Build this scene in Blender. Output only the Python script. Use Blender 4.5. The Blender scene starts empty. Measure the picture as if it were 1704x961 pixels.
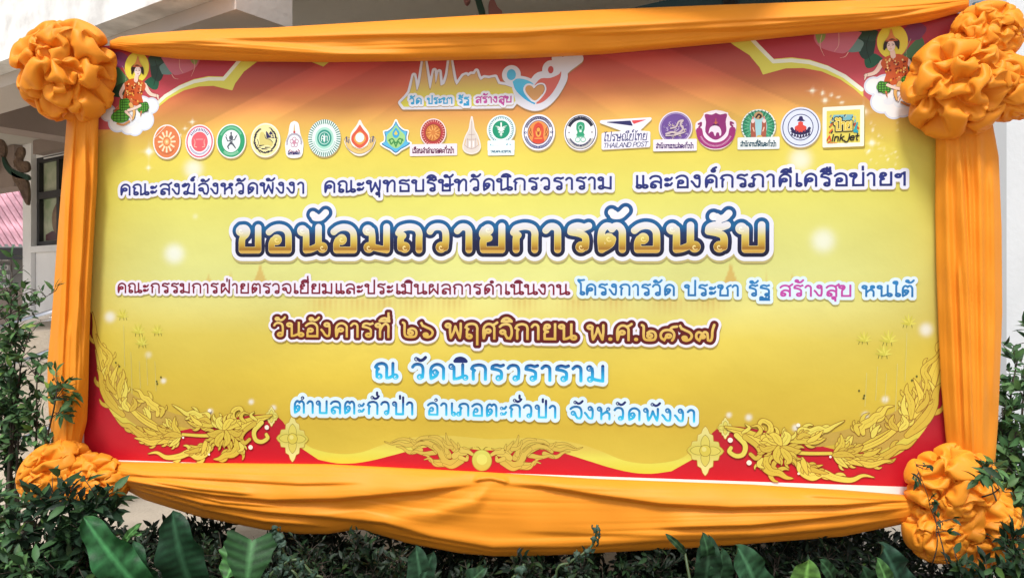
import bpy, bmesh, math, random
import numpy as np
from mathutils import Vector, Matrix
R = math.radians
S = bpy.context.scene
COL = S.collection

# ---------------------------------------------------------------- camera, light, exposure
FPX, PW, PH = 1262.0, 1704.0, 961.0          # focal length in photo pixels, photo size
CAMZ = 1.5
cd = bpy.data.cameras.new('camera'); cam = bpy.data.objects.new('camera', cd); COL.objects.link(cam)
cam.location = (0, 0, CAMZ); cam.rotation_euler = (R(90), 0, 0)
cd.sensor_width = 36; cd.lens = 36*FPX/PW; cd.clip_start = .05; cd.clip_end = 3000
S.camera = cam
SUN_EL, SUN_AZ = 60.0, 196.0                  # azimuth measured from +Y clockwise; behind the camera, to the left
wd = bpy.data.worlds.new('World'); S.world = wd; wd.use_nodes = True
nt = wd.node_tree
bgn = nt.nodes['Background']; bgn.inputs[1].default_value = 0.12
sky = nt.nodes.new('ShaderNodeTexSky'); sky.sky_type = 'NISHITA'; sky.sun_disc = False
sky.sun_elevation = R(SUN_EL); sky.sun_rotation = R(SUN_AZ); sky.air_density = 1.0; sky.dust_density = 4.0; sky.ozone_density = .6
hs = nt.nodes.new('ShaderNodeHueSaturation'); hs.inputs['Saturation'].default_value = .35   # thin overcast veil
nt.links.new(sky.outputs[0], hs.inputs['Color']); nt.links.new(hs.outputs[0], bgn.inputs[0])
sl = bpy.data.lights.new('sun', 'SUN'); sl.energy = 2.3; sl.angle = R(11); sl.color = (1, .98, .955)
so = bpy.data.objects.new('sun', sl); COL.objects.link(so)
az, el = R(SUN_AZ), R(SUN_EL)
sdir = Vector((math.sin(az)*math.cos(el), math.cos(az)*math.cos(el), math.sin(el)))
so.rotation_euler = sdir.to_track_quat('Z', 'Y').to_euler(); so.location = sdir*30
vs = S.view_settings; vs.view_transform = 'Standard'; vs.look = 'None'; vs.gamma = 1; vs.exposure = 0.48; vs.use_curve_mapping = False

# ---------------------------------------------------------------- helpers
def at(px, py, Y):
    "photo pixel + depth -> point of the place"
    return Vector(((px-PW/2)/FPX*Y, Y, CAMZ-(py-PH/2)/FPX*Y))
def lin(c):
    if isinstance(c, str): c = [int(c[i:i+2], 16)/255 for i in (0, 2, 4)]
    return tuple(((x+.055)/1.055)**2.4 if x > .04045 else x/12.92 for x in c[:3])
def tag(o, label=None, cat=None, group=None, kind=None):
    if label: o['label'] = label
    if cat: o['category'] = cat
    if group: o['group'] = group
    if kind: o['kind'] = kind
    return o
def empty(name, loc=(0, 0, 0), label=None, cat=None, group=None, mat=None):
    o = bpy.data.objects.new(name, None); COL.objects.link(o); o.empty_display_size = .1
    if mat is not None: o.matrix_world = mat
    else: o.location = loc
    return tag(o, label, cat, group)
def mesh_obj(name, V, F, mat, parent=None, cols=None, smooth=False, loc=None):
    me = bpy.data.meshes.new(name)
    V = np.asarray(V, dtype=np.float32).reshape(-1, 3)
    if loc is not None: V = V-np.asarray(loc, dtype=np.float32)
    me.from_pydata(V.tolist(), [], [tuple(map(int, f)) for f in F] if not isinstance(F, list) else F)
    if cols is not None:
        ca = me.color_attributes.new('Col', 'FLOAT_COLOR', 'POINT')
        c4 = np.ones((len(V), 4), np.float32); c4[:, :3] = cols
        ca.data.foreach_set('color', c4.ravel())
    me.materials.append(mat)
    if smooth: me.polygons.foreach_set('use_smooth', [True]*len(me.polygons))
    me.update()
    o = bpy.data.objects.new(name, me); COL.objects.link(o)
    if loc is not None: o.location = loc
    if parent is not None: o.parent = parent
    return o
class MB:
    "collects boxes, tubes, sheets; build() links ONE mesh"
    def __init__(s): s.V = []; s.F = []
    def add(s, V, F):
        b = len(s.V); s.V += [tuple(v) for v in V]; s.F += [tuple(i+b for i in f) for f in F]; return s
    def box(s, o, ax, ay, az):
        o, ax, ay, az = map(Vector, (o, ax, ay, az))
        P = [o, o+ax, o+ax+ay, o+ay]; P += [p+az for p in P]
        return s.add(P, [(3, 2, 1, 0), (4, 5, 6, 7), (0, 1, 5, 4), (1, 2, 6, 5), (2, 3, 7, 6), (3, 0, 4, 7)])
    def tube(s, pts, rad, n=8, cap=True):
        pts = [Vector(p) for p in pts]; rads = rad if isinstance(rad, (list, tuple)) else [rad]*len(pts)
        V, F = [], []; up = Vector((0.31, .2, .93))
        for i, p in enumerate(pts):
            t = (pts[min(i+1, len(pts)-1)]-pts[max(i-1, 0)]).normalized()
            a = t.cross(up);
            if a.length < 1e-4: a = t.cross(Vector((1, 0, 0)))
            a.normalize(); b = t.cross(a)
            for k in range(n):
                th = 2*math.pi*k/n; V.append(p+(a*math.cos(th)+b*math.sin(th))*rads[i])
        for i in range(len(pts)-1):
            for k in range(n):
                k2 = (k+1) % n; F.append((i*n+k, i*n+k2, i*n+n+k2, i*n+n+k))
        if cap: F += [tuple(range(n))[::-1], tuple(range((len(pts)-1)*n, len(pts)*n))]
        return s.add(V, F)
    def grid(s, P):
        h, w = len(P), len(P[0])
        return s.add([p for r in P for p in r], [(i*w+j, i*w+j+1, (i+1)*w+j+1, (i+1)*w+j) for i in range(h-1) for j in range(w-1)])
    def build(s, name, mat, parent=None, smooth=False, loc=None):
        return mesh_obj(name, s.V, s.F, mat, parent, smooth=smooth, loc=loc)
# ---------------------------------------------------------------- procedural materials
def material(name, base, rough=.6, noise=0, nscale=8, bump=0, bscale=20, spec=.5, metal=0, sheen=0, trans=0, attr=False, base2=None, detail=6):
    m = bpy.data.materials.new(name); m.use_nodes = True; t = m.node_tree; L = t.links.new
    b = t.nodes['Principled BSDF']; b.inputs['Roughness'].default_value = rough; b.inputs['Metallic'].default_value = metal
    b.inputs['Specular IOR Level'].default_value = spec
    b.inputs['Sheen Weight'].default_value = sheen
    base = lin(base) if isinstance(base, str) else base
    tc = t.nodes.new('ShaderNodeTexCoord')
    n1 = t.nodes.new('ShaderNodeTexNoise'); n1.inputs['Scale'].default_value = nscale; n1.inputs['Detail'].default_value = detail
    L(tc.outputs['Object'], n1.inputs['Vector'])
    cr = t.nodes.new('ShaderNodeMix'); cr.data_type = 'RGBA'
    b2 = base2 if base2 is not None else tuple(x*(1-noise) for x in base)
    b2 = lin(b2) if isinstance(b2, str) else b2
    cr.inputs[6].default_value = (*base, 1); cr.inputs[7].default_value = (*b2, 1)
    mr = t.nodes.new('ShaderNodeMapRange'); mr.inputs[1].default_value = .35; mr.inputs[2].default_value = .68
    L(n1.outputs['Fac'], mr.inputs[0]); L(mr.outputs[0], cr.inputs[0])
    out = cr.outputs[2]
    if attr:
        at_ = t.nodes.new('ShaderNodeAttribute'); at_.attribute_name = 'Col'
        mx = t.nodes.new('ShaderNodeMix'); mx.data_type = 'RGBA'; mx.blend_type = 'MULTIPLY'; mx.inputs[0].default_value = 1
        L(at_.outputs['Color'], mx.inputs[6]); L(out, mx.inputs[7]); out = mx.outputs[2]
    L(out, b.inputs['Base Color'])
    if sheen: b.inputs['Sheen Tint'].default_value = (*[min(1, x*1.3+.1) for x in base], 1)
    if bump:
        n2 = t.nodes.new('ShaderNodeTexNoise'); n2.inputs['Scale'].default_value = bscale; n2.inputs['Detail'].default_value = 5
        L(tc.outputs['Object'], n2.inputs['Vector'])
        bp = t.nodes.new('ShaderNodeBump'); bp.inputs['Strength'].default_value = 1; bp.inputs['Distance'].default_value = bump
        L(n2.outputs['Fac'], bp.inputs['Height']); L(bp.outputs[0], b.inputs['Normal'])
    if trans:
        tl = t.nodes.new('ShaderNodeBsdfTranslucent'); L(out, tl.inputs['Color'])
        ms = t.nodes.new('ShaderNodeMixShader'); ms.inputs[0].default_value = trans
        L(b.outputs[0], ms.inputs[1]); L(tl.outputs[0], ms.inputs[2]); L(ms.outputs[0], t.nodes['Material Output'].inputs[0])
    return m
# ---------------------------------------------------------------- banner plane: yawed 7 degrees, right end nearer
BD = 3.3                                          # distance of the banner at the picture's middle
BO = Vector((0, BD, CAMZ))
xv, yv = -9385.0, 440.0                           # where its level lines meet
BU = -Vector(((xv-PW/2)/FPX, 1, -(yv-PH/2)/FPX)); BU.normalize()
BV = Vector((0, 0, 1)); BV = (BV-BU*BV.dot(BU)).normalized()
BN = BU.cross(BV); BN = BN if BN.y < 0 else -BN   # towards the viewer
BM = Matrix(((BU.x, BN.x, BV.x, BO.x), (BU.y, BN.y, BV.y, BO.y), (BU.z, BN.z, BV.z, BO.z), (0, 0, 0, 1)))
def P(px, py, w=0.0):
    "photo pixel -> (u, v) on the banner plane (raised w)"
    d = Vector(((px-PW/2)/FPX, 1, -(py-PH/2)/FPX))
    k = (BO+BN*w-Vector((0, 0, CAMZ))).dot(BN)/d.dot(BN)
    q = Vector((0, 0, CAMZ))+d*k-BO
    return (q.dot(BU), q.dot(BV))
def PP(pts): return [P(x, y) for x, y in pts]
PXM = 3.3/FPX                                     # metres per photo pixel near the middle of the banner
def pxm(x, y): 
    a, b = P(x, y-5), P(x, y+5); return math.hypot(a[0]-b[0], a[1]-b[1])/10
# ---------------------------------------------------------------- signed-distance shapes -> flat printed meshes
def crom(pts, n=6):
    pts = [np.array(p, float) for p in pts]
    if len(pts) < 3: return pts
    o = []; q = [2*pts[0]-pts[1]]+pts+[2*pts[-1]-pts[-2]]
    for i in range(1, len(q)-2):
        a, b, c, d = q[i-1:i+3]
        for k in range(n):
            t = k/n; o.append(.5*(2*b+(c-a)*t+(2*a-5*b+4*c-d)*t*t+(3*b-a-3*c+d)*t**3))
    o.append(pts[-1]); return o
class Sdf:
    def __init__(s, x0, y0, x1, y1, h):
        s.h = h; s.nx = int((x1-x0)/h)+2; s.ny = int((y1-y0)/h)+2; s.x0, s.y0 = x0, y0
        s.D = np.full((s.ny, s.nx), 1e3, np.float32)
    def _win(s, ax, ay, bx, by):
        i0 = max(0, int((ax-s.x0)/s.h)-1); i1 = min(s.nx, int((bx-s.x0)/s.h)+3)
        j0 = max(0, int((ay-s.y0)/s.h)-1); j1 = min(s.ny, int((by-s.y0)/s.h)+3)
        if i1 <= i0 or j1 <= j0: return None
        X, Y = np.meshgrid(s.x0+np.arange(i0, i1)*s.h, s.y0+np.arange(j0, j1)*s.h)
        return j0, j1, i0, i1, X, Y
    def seg(s, a, b, r0, r1, pad):
        w = s._win(min(a[0], b[0])-pad, min(a[1], b[1])-pad, max(a[0], b[0])+pad, max(a[1], b[1])+pad)
        if w is None: return
        j0, j1, i0, i1, X, Y = w
        dx, dy = b[0]-a[0], b[1]-a[1]; l2 = dx*dx+dy*dy+1e-12
        t = np.clip(((X-a[0])*dx+(Y-a[1])*dy)/l2, 0, 1)
        d = np.hypot(X-a[0]-t*dx, Y-a[1]-t*dy)-(r0+(r1-r0)*t)
        np.minimum(s.D[j0:j1, i0:i1], d, out=s.D[j0:j1, i0:i1])
    def line(s, pts, r, pad=.02, r1=None):
        n = len(pts)-1
        if callable(r): f = r
        else: f = (lambda t: r+((r if r1 is None else r1)-r)*t)
        for k in range(n): s.seg(pts[k], pts[k+1], f(k/n), f((k+1)/n), pad+max(f(k/n), f((k+1)/n)))
    def bar(s, a, b, r, pad=.02):
        "straight stroke with square ends"
        q = pad+r*1.5; w = s._win(min(a[0], b[0])-q, min(a[1], b[1])-q, max(a[0], b[0])+q, max(a[1], b[1])+q)
        if w is None: return
        j0, j1, i0, i1, X, Y = w
        dx, dy = b[0]-a[0], b[1]-a[1]; l = math.hypot(dx, dy)+1e-9; dx, dy = dx/l, dy/l
        mx, my = (a[0]+b[0])/2, (a[1]+b[1])/2
        p = np.abs((X-mx)*dx+(Y-my)*dy)-l/2-r; q = np.abs(-(X-mx)*dy+(Y-my)*dx)-r
        d = np.hypot(np.maximum(p, 0), np.maximum(q, 0))+np.minimum(np.maximum(p, q), 0)
        np.minimum(s.D[j0:j1, i0:i1], d, out=s.D[j0:j1, i0:i1])
    def disc(s, c, r, pad=.02): s.seg(c, c, r, r, pad+r)
    def ring(s, c, rx, ry, w, pad=.02, n=20, a0=0, a1=2*math.pi):
        s.line([(c[0]+rx*math.cos(a0+(a1-a0)*k/n), c[1]+ry*math.sin(a0+(a1-a0)*k/n)) for k in range(n+1)], w, pad)
    def poly(s, pts, pad=.02, cut=False):
        pts = np.array(pts, float); lo, hi = pts.min(0)-pad, pts.max(0)+pad
        w = s._win(lo[0], lo[1], hi[0], hi[1])
        if w is None: return
        j0, j1, i0, i1, X, Y = w
        d = np.full(X.shape, 1e3); ins = np.zeros(X.shape, bool)
        for a, b in zip(pts, np.roll(pts, -1, 0)):
            dx, dy = b-a; l2 = dx*dx+dy*dy+1e-12
            t = np.clip(((X-a[0])*dx+(Y-a[1])*dy)/l2, 0, 1)
            d = np.minimum(d, np.hypot(X-a[0]-t*dx, Y-a[1]-t*dy))
            if abs(dy) > 1e-12: ins ^= ((a[1] > Y) != (b[1] > Y)) & (X < dx*(Y-a[1])/dy+a[0])
        d = np.where(ins, -d, d)
        v = s.D[j0:j1, i0:i1]
        if cut: np.maximum(v, -d, out=v)
        else: np.minimum(v, d, out=v)
    def cut(s, other, off=0): s.D = np.maximum(s.D, -(other.D-off))
    def mesh(s, level=0.0, maxrun=14):
        "region D < level as polygons"
        f = level-s.D; ins = f > 0; h = s.h
        c = ins[:-1, :-1].astype(int)+ins[:-1, 1:]+ins[1:, 1:]+ins[1:, :-1]
        V, F = [], []
        full = c == 4
        for j in np.nonzero(full.any(1))[0]:
            row = np.concatenate(([0], full[j].astype(np.int8), [0])); dd = np.diff(row)
            for a, b in zip(np.nonzero(dd == 1)[0], np.nonzero(dd == -1)[0]):
                while a < b:
                    e = min(b, a+maxrun); k = len(V)
                    x0, x1 = s.x0+a*h, s.x0+e*h; y0, y1 = s.y0+j*h, s.y0+(j+1)*h
                    V += [(x0, y0), (x1, y0), (x1, y1), (x0, y1)]; F.append((k, k+1, k+2, k+3)); a = e
        off = ((0, 0), (1, 0), (1, 1), (0, 1))
        for j, i in zip(*np.nonzero((c > 0) & (c < 4))):
            vals = [f[j+dj, i+di] for di, dj in off]; k = len(V); pts = []
            for q in range(4):
                a, b = vals[q], vals[(q+1) % 4]; (ax, ay), (bx, by) = off[q], off[(q+1) % 4]
                if a > 0: pts.append((ax, ay))
                if (a > 0) != (b > 0):
                    t = min(.999, max(.001, a/(a-b))); pts.append((ax+(bx-ax)*t, ay+(by-ay)*t))
            if len(pts) >= 3:
                V += [(s.x0+(i+x)*h, s.y0+(j+y)*h) for x, y in pts]; F.append(tuple(range(k, k+len(pts))))
        return np.array(V, float).reshape(-1, 2), F
# ---------------------------------------------------------------- looped Thai stroke lettering (hundredths of the letter height)
_B = "o14 86|24 84 24 60 24 0|24 0 64 0|"
_K = "18 62 6 74|6 74 14 92 36 100 55 92 62 72 62 50|"
_KH = "13 0 11 45 14 75 24 93 38 100 52 94 63 76 64 50|64 50 64 0"
_L = "o24 12|13 14 14 36 30 52 48 50 62 36|8 80 18 94 36 100 54 92 62 70 62 50|62 50 62 0"
_I = "-50 114 -4 114|-50 114 -42 130 -26 136 -12 128 -4 114"
FONT = {
'ก': "74|13 0 13 50 18 62|"+_K+"62 50 62 0", 'ข': "74|o12 86|12 98 24 98 30 86 27 70 17 54 15 36 15 20|15 20 15 0|15 0 62 0|62 0 62 100", '_': "72|14 20 14 0|14 0 60 0|60 0 60 100",
'ค': "76|o34 50|24 48 18 24 13 0|"+_KH, 'ฆ': "90|o10 82 8|10 94 20 100 27 86|27 86 34 100 43 90 40 70 34 44 34 14|o23 11|34 14 52 6 74 0|74 0 74 100",
'ง': "58|o30 88|40 88 43 70 43 30 40 4|40 4 30 2 20 14 12 34 3 50", 'จ': "72|o20 44|30 42 34 22 42 2|42 2 55 0|55 0 62 22 63 55 56 88 38 100 18 94 6 80",
'ช': "78|o11 86|11 98 22 98 28 86 25 70 15 54 13 36 13 20|13 20 13 0|13 0 58 0|58 0 58 55 52 70|52 70 60 86 76 98",
'ฐ': "72|58 100 46 93|46 93 28 100 12 92 9 76|9 76 34 70 54 60 59 40 58 6|o46 10 9|o14 -22 8|22 -22 30 -32 40 -20|40 -20 50 -32 58 -22 60 -8|6 -40 60 -40",
'ณ': "106|o23 11|12 8 12 50 18 62|18 62 6 74|6 74 14 92 32 100 47 92 53 74 53 50|53 50 53 0|53 0 64 2 78 16|o90 11|79 100 79 14",
'ด': "76|o30 46|40 44 34 22 13 0|"+_KH, 'ต': "78|o31 46|41 44 35 22 13 0|13 0 11 45 14 80 24 98 34 96 39 86|39 86 46 97 56 98 65 80 66 50|66 50 66 0",
'ถ': "74|o23 11|12 8 12 50 18 62|"+_K+"62 50 62 0", 'ท': "78|o14 86|24 84 24 0|24 0 24 40 34 78 48 98 58 94 64 78 64 50|64 50 64 0",
'ธ': "72|60 100 47 93|47 93 28 100 12 92 9 74|9 74 34 70 54 62 60 46|60 46 60 0|60 0 14 0|14 0 14 40",
'น': "84|o14 86|24 84 25 60 25 0|25 0 40 4 60 18|o71 11|60 100 60 14", 'บ': "76|"+_B+"64 0 64 100", 'ป': "76|"+_B+"64 0 64 140",
'ผ': "82|o25 86|15 86 13 60 13 0|13 0 28 24 40 54|40 54 54 24 68 0|68 0 68 100", 'ฝ': "82|o25 86|15 86 13 60 13 0|13 0 28 24 40 54|40 54 54 24 68 0|68 0 68 140",
'พ': "90|o14 86|24 84 24 40 28 0|28 0 42 40 50 80|50 80 60 40 72 0|72 0 76 50 76 100",
'ภ': "78|o10 11|21 8 21 50 26 62|26 62 13 74|13 74 20 92 42 100 59 92 66 72 66 50|66 50 66 0",
'ม': "80|o14 86|24 84 26 60 26 14|o17 11|26 14 46 6 66 0|66 0 66 100", 'ย': "74|o25 86|15 86 10 70 14 58 28 50|28 50 14 42 12 26 13 0|13 0 62 0|62 0 62 100",
'ร': "62|54 100 43 93|43 93 26 100 11 92 8 75|8 75 30 68 44 56 47 36 46 10|o35 11",
'ฤ': "76|o23 11|12 8 12 50 18 62|"+_K+"62 50 62 -42", 'ล': "74|"+_L, 'ส': "74|"+_L+"|54 90 66 100 76 112",
'ว': "62|o35 11|46 10 48 50 46 80 38 96 24 100 12 94 5 80", 'ศ': "80|o34 50|24 48 18 24 13 0|"+_KH+"|54 92 66 98 78 110",
'ษ': "84|"+_B+"64 0 64 100|o46 48 9|55 48 70 50 82 58", 'ห': "82|o14 86|24 84 24 0|24 30 34 46 48 62 56 77|o60 87 9|46 60 60 54 66 40 66 0",
'อ': "74|o28 46|18 44 14 28 14 0|14 0 62 0|62 0 62 50 60 76 50 94 34 100 18 94 6 80", 'ฯ': "60|o16 74|26 72 30 86 46 100|46 100 46 0",
'ะ': "50|o13 68 8|21 66 30 66 38 82|o13 22 8|21 20 30 20 38 36", 'า': "48|4 82 14 97 26 97 34 84 35 60|35 60 35 0",
'เ': "38|14 100 14 14|o24 11", 'แ': "68|14 100 14 14|o24 11|45 100 45 14|o55 11",
'โ': "40|20 14 20 100 14 116 6 128|6 128 4 142 20 138 40 142|o30 11", 'ใ': "40|20 14 20 100 26 120 24 138 12 140|o12 130 8|o30 11",
'ไ': "42|20 14 20 112 8 138|8 138 22 128 40 140|o30 11",
'๒': "80|6 104 14 92 14 30 20 6 42 0 64 6 70 30 64 54 46 62 32 50|o42 30 11", '๖': "68|8 100 14 84|14 84 30 72 52 56 61 34 54 10 36 0 22 6|o28 18 9",
'๕': "84|o44 30 11|34 26 24 2|24 2 11 16 8 42 20 66 42 72 62 62 70 40 66 12 60 0|62 62 54 80 64 92 82 96", '๗': "94|o38 28 9|30 24 22 2|22 2 10 18 9 44 18 58 30 54 36 44|36 44 46 60 57 54 60 36 62 4|62 4 74 2 80 24 82 70 90 110",
'.': "30|o14 4 4", ' ': "38|",
'ั': "0|o-36 126 8|-28 124 -20 116 -8 122 2 138", 'ิ': "0|"+_I, 'ี': "0|"+_I+"|-6 112 -6 144", 'ื': "0|"+_I+"|-6 112 -6 144|-20 128 -20 144",
'์': "0|o-22 124 8|-16 131 -24 140 -8 152", '่': "0|-8 116 -8 138", '้': "0|o-34 130 7|-28 124 -28 117 -12 118 2 138", 'ุ': "0|o-20 -20 8|-11 -18 -11 -46",
'T': "76|0 100 72 100|36 100 36 0", 'H': "84|8 0 8 100|72 0 72 100|8 52 72 52", 'A': "84|2 0 42 100|42 100 80 0|18 36 66 36", 'I': "30|12 0 12 100", 'L': "64|8 100 8 0|8 0 56 0",
'N': "86|8 0 8 100|8 100 74 0|74 0 74 100", 'D': "84|8 0 8 100|8 100 40 100 70 80 74 50 70 20 40 0 8 0", 'P': "72|8 0 8 100|8 100 46 100 62 86 62 62 46 48 8 46", 'O': "92|42 100 16 88 6 50 16 12 42 0 70 12 80 50 70 88 42 100",
'S': "72|60 86 40 100 14 94 8 74 24 58 48 46 62 28 54 6 30 0 6 14", 'K': "76|8 0 8 100|8 40 64 100|24 58 66 0", 'U': "84|8 100 8 30 20 4 40 0 60 6 72 30 72 100",
'n': "70|10 0 10 66|10 44 26 66 46 64 54 46 54 0", 'k': "66|10 0 10 100|10 30 50 66|22 42 54 0", 'J': "64|52 100 52 16 40 -20 14 -22 6 0", 'e': "68|8 36 56 38|56 38 50 62 28 68 10 54 8 26 22 2 44 2 56 14", 't': "50|22 100 22 12 36 0|4 68 42 68"}
GLY = {}
def glyph(c):
    if c not in GLY:
        p = FONT[c].split('|'); els = []
        for e in p[1:]:
            if not e: continue
            if e[0] == 'o':
                q = [float(x)/100 for x in e[1:].split()]; els.append(('o', q[0], q[1], q[2] if len(q) > 2 else .115))
            else:
                q = [float(x)/100 for x in e.split()]; els.append(('l', crom(list(zip(q[0::2], q[1::2])))))
        GLY[c] = (float(p[0])/100, els)
    return GLY[c]
MARKS = 'ัิีื์ุ่้'
def layout(text, track=0.0):
    x = 0; out = []; prev = ''; above = False
    for c in text:
        if c in MARKS:
            dx = -.16 if prev in 'ปฝ' and c != 'ุ' else 0
            dy = .05 if c != 'ุ' else 0
            if c in '่้์' and above: dy = .32
            if c in 'ัิีื': above = True
            out.append((c, x-track-.06+dx, dy)); continue
        if c == 'ำ':
            out.append(('ํ', x-track-.20, 0)); c = 'า'
        out.append((c, x, 0)); above = False; prev = c; x += glyph(c)[0]+track
    return out, x-track
def text_strokes(text, pl, pr, hpx, rad, curl=False, track=0.0, slant=0.0, fat=1.0):
    """strokes of a line of lettering set between two photo pixels on its baseline -> list of ('l', pts, r) / ('o', c, rx, ry, r)"""
    (u0, v0), (u1, v1) = P(*pl), P(*pr)
    H = hpx*pxm((pl[0]+pr[0])/2, pl[1]-hpx/2)/(1+2*rad); lay, tot = layout(text, track)
    r = rad*H; v0 += r; v1 += r; out = []
    sx = (u1-u0)/(tot-.10)*.985; u0 -= .03*sx
    f = lambda x, y: (u0+x*sx+slant*y*H, v0+(v1-v0)*x/tot+y*H)
    for c, x, dy in lay:
        if curl and c in 'ั้ิี': dy += .05
        if c in '่้์' : dy += .03+max(0, rad-.07)*2.0
        els = [('o', 0, 1.26, .08)] if c == 'ํ' else glyph(c)[1]
        for e in els:
            if e[0] == 'o':
                q = e[3]*(1.25 if curl else 1+max(0, rad-.082)*5)
                out.append(('o', f(x+e[1], e[2]+dy), q*max(sx, H*.7) if not curl else q*H, q*H, r))
            else: out.append(('l', [f(x+a, b+dy) for a, b in e[1]], r))
    return out, H
def strokes_sdf(st, h, pad):
    xs = [p for s in st for p in (s[1] if s[0] == 'l' else [s[1]])]
    xs = np.array(xs); q = pad+.04
    sd = Sdf(xs[:, 0].min()-q, xs[:, 1].min()-q, xs[:, 0].max()+q, xs[:, 1].max()+q, h)
    return sd
def draw(sd, st, pad=.02, curl=False):
    for s in st:
        if s[0] == 'l':
            if len(s[1]) == 2 and not curl: sd.bar(s[1][0], s[1][1], s[2], pad)
            else: sd.line(s[1], s[2], pad)
        elif curl: sd.disc(s[1], s[3]*.75+s[2]*.8, pad)
        else: sd.ring(s[1], s[2], s[3], s[4], pad, n=14)
def curl_cut(sd, st, H):
    "the thin dark spiral inside every curled terminal"
    c = Sdf(0, 0, 1e-3, 1e-3, 1); c.h, c.nx, c.ny, c.x0, c.y0 = sd.h, sd.nx, sd.ny, sd.x0, sd.y0; c.D = np.full_like(sd.D, 1e3)
    for s in st:
        if s[0] == 'o':
            x, y = s[1]; q = s[3]*.75+s[4]*.8
            pts = [(x+q*(.12+.5*k/12)*math.cos(1.2+4.4*k/12), y+q*(.12+.5*k/12)*math.sin(1.2+4.4*k/12)) for k in range(13)]
            c.line(pts, .028*H, .02, .012*H)
    sd.cut(c)
# ---------------------------------------------------------------- the printed banner
VINYL = material('printed_vinyl', (1, 1, 1), rough=.42, attr=True, noise=.05, nscale=2.2, bump=.013, bscale=2.2, spec=.35, detail=2)
def A(h): return tuple(min(.82, x*.94) for x in lin(h))
LU = [-9, 9, 9]
banner = empty('banner', mat=BM, label='large yellow and red printed welcome banner in Thai, stretched between orange drapes', cat='banner')
class Ink:
    "layers of flat print, each a hair above the one below; build() makes one part"
    def __init__(s, w0, dw=.00012): s.w = w0; s.dw = dw; s.V = []; s.F = []; s.C = []
    def add(s, sd, level, col):
        V, F = sd.mesh(level)
        if not len(V): return s
        b = sum(len(x) for x in s.V); s.V.append(np.c_[V[:, 0], np.full(len(V), s.w*.22+.0002), V[:, 1]])
        s.F += [tuple(i+b for i in f) for f in F]
        s.C.append(col(V) if callable(col) else np.tile(np.array(A(col) if isinstance(col, str) else col), (len(V), 1)))
        s.w += s.dw; return s
    def poly(s, pts, col, grow=0, h=.003):
        "pts in (u, v)"
        pts = [(min(max(u, LU[0]), LU[1]), min(v, LU[2])) for u, v in pts]
        p = np.array(pts); q = .01+abs(grow)
        sd = Sdf(p[:, 0].min()-q, p[:, 1].min()-q, p[:, 0].max()+q, p[:, 1].max()+q, h); sd.poly(pts, q)
        return s.add(sd, grow, col)
    def stroke(s, pts, r, col, r1=None, h=.0022, rim=None, rimcol=None):
        p = np.array(pts); p[:, 0] = np.clip(p[:, 0], LU[0]+.004, LU[1]-.004); p[:, 1] = np.maximum(p[:, 1], LU[3] if len(LU) > 3 else -9); pts = p; rr = max(r(k/10) for k in range(11)) if callable(r) else r
        q = rr+.008+(rim or 0)
        sd = Sdf(p[:, 0].min()-q, p[:, 1].min()-q, p[:, 0].max()+q, p[:, 1].max()+q, h); sd.line(pts, r, .008+(rim or 0), r1)
        if rim: s.add(sd, rim, rimcol)
        return s.add(sd, 0, col)
    def oval(s, c, rx, ry, col, n=48, h=.0022): return s.poly([(c[0]+rx*math.cos(6.2832*k/n), c[1]+ry*math.sin(6.2832*k/n)) for k in range(n)], col, h=h)
    def ring(s, c, rx, ry, w, col, a0=0, a1=6.2832, h=.0018): return s.stroke([(c[0]+rx*math.cos(a0+(a1-a0)*k/40), c[1]+ry*math.sin(a0+(a1-a0)*k/40)) for k in range(41)], w, col, h=h)
    def dashes(s, c, rx, ry, n, col, a0=0, a1=6.2832, ln=.5, r=.0012, jit=.5, seed=1, h=.0016):
        "rows of tiny illegible lettering or fringe round a seal"
        rnd = random.Random(seed); sd = Sdf(c[0]-rx*1.3, c[1]-ry*1.3, c[0]+rx*1.3, c[1]+ry*1.3, h)
        for k in range(n):
            a = a0+(a1-a0)*(k+.5)/n; j = 1+ln*(rnd.random()-.3)*jit
            p = (c[0]+rx*math.cos(a)*(1-ln*.5), c[1]+ry*math.sin(a)*(1-ln*.5)); q = (c[0]+rx*math.cos(a)*(1-ln*.5+ln*j), c[1]+ry*math.sin(a)*(1-ln*.5+ln*j))
            sd.line([p, q], r, .004)
        return s.add(sd, 0, col)
    def build(s, name, label=None, parent=None):
        o = mesh_obj(name, np.concatenate(s.V), s.F, VINYL, parent or banner, np.concatenate(s.C))
        if label: o['label'] = label
        return o
def grad(stops, v0, v1):
    "colour ramp along v"
    ks = np.array([k for k, _ in stops]); cs = np.array([A(c) for _, c in stops])
    return lambda V: np.stack([np.interp((V[:, 1]-v0)/(v1-v0), ks, cs[:, i]) for i in range(3)], 1)
AX = P(816.5, 440)[0]                                # the artwork's axis of symmetry
def mir(pts, ax=None): return [(2*(AX if ax is None else ax)-u, v) for u, v in pts]
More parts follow.
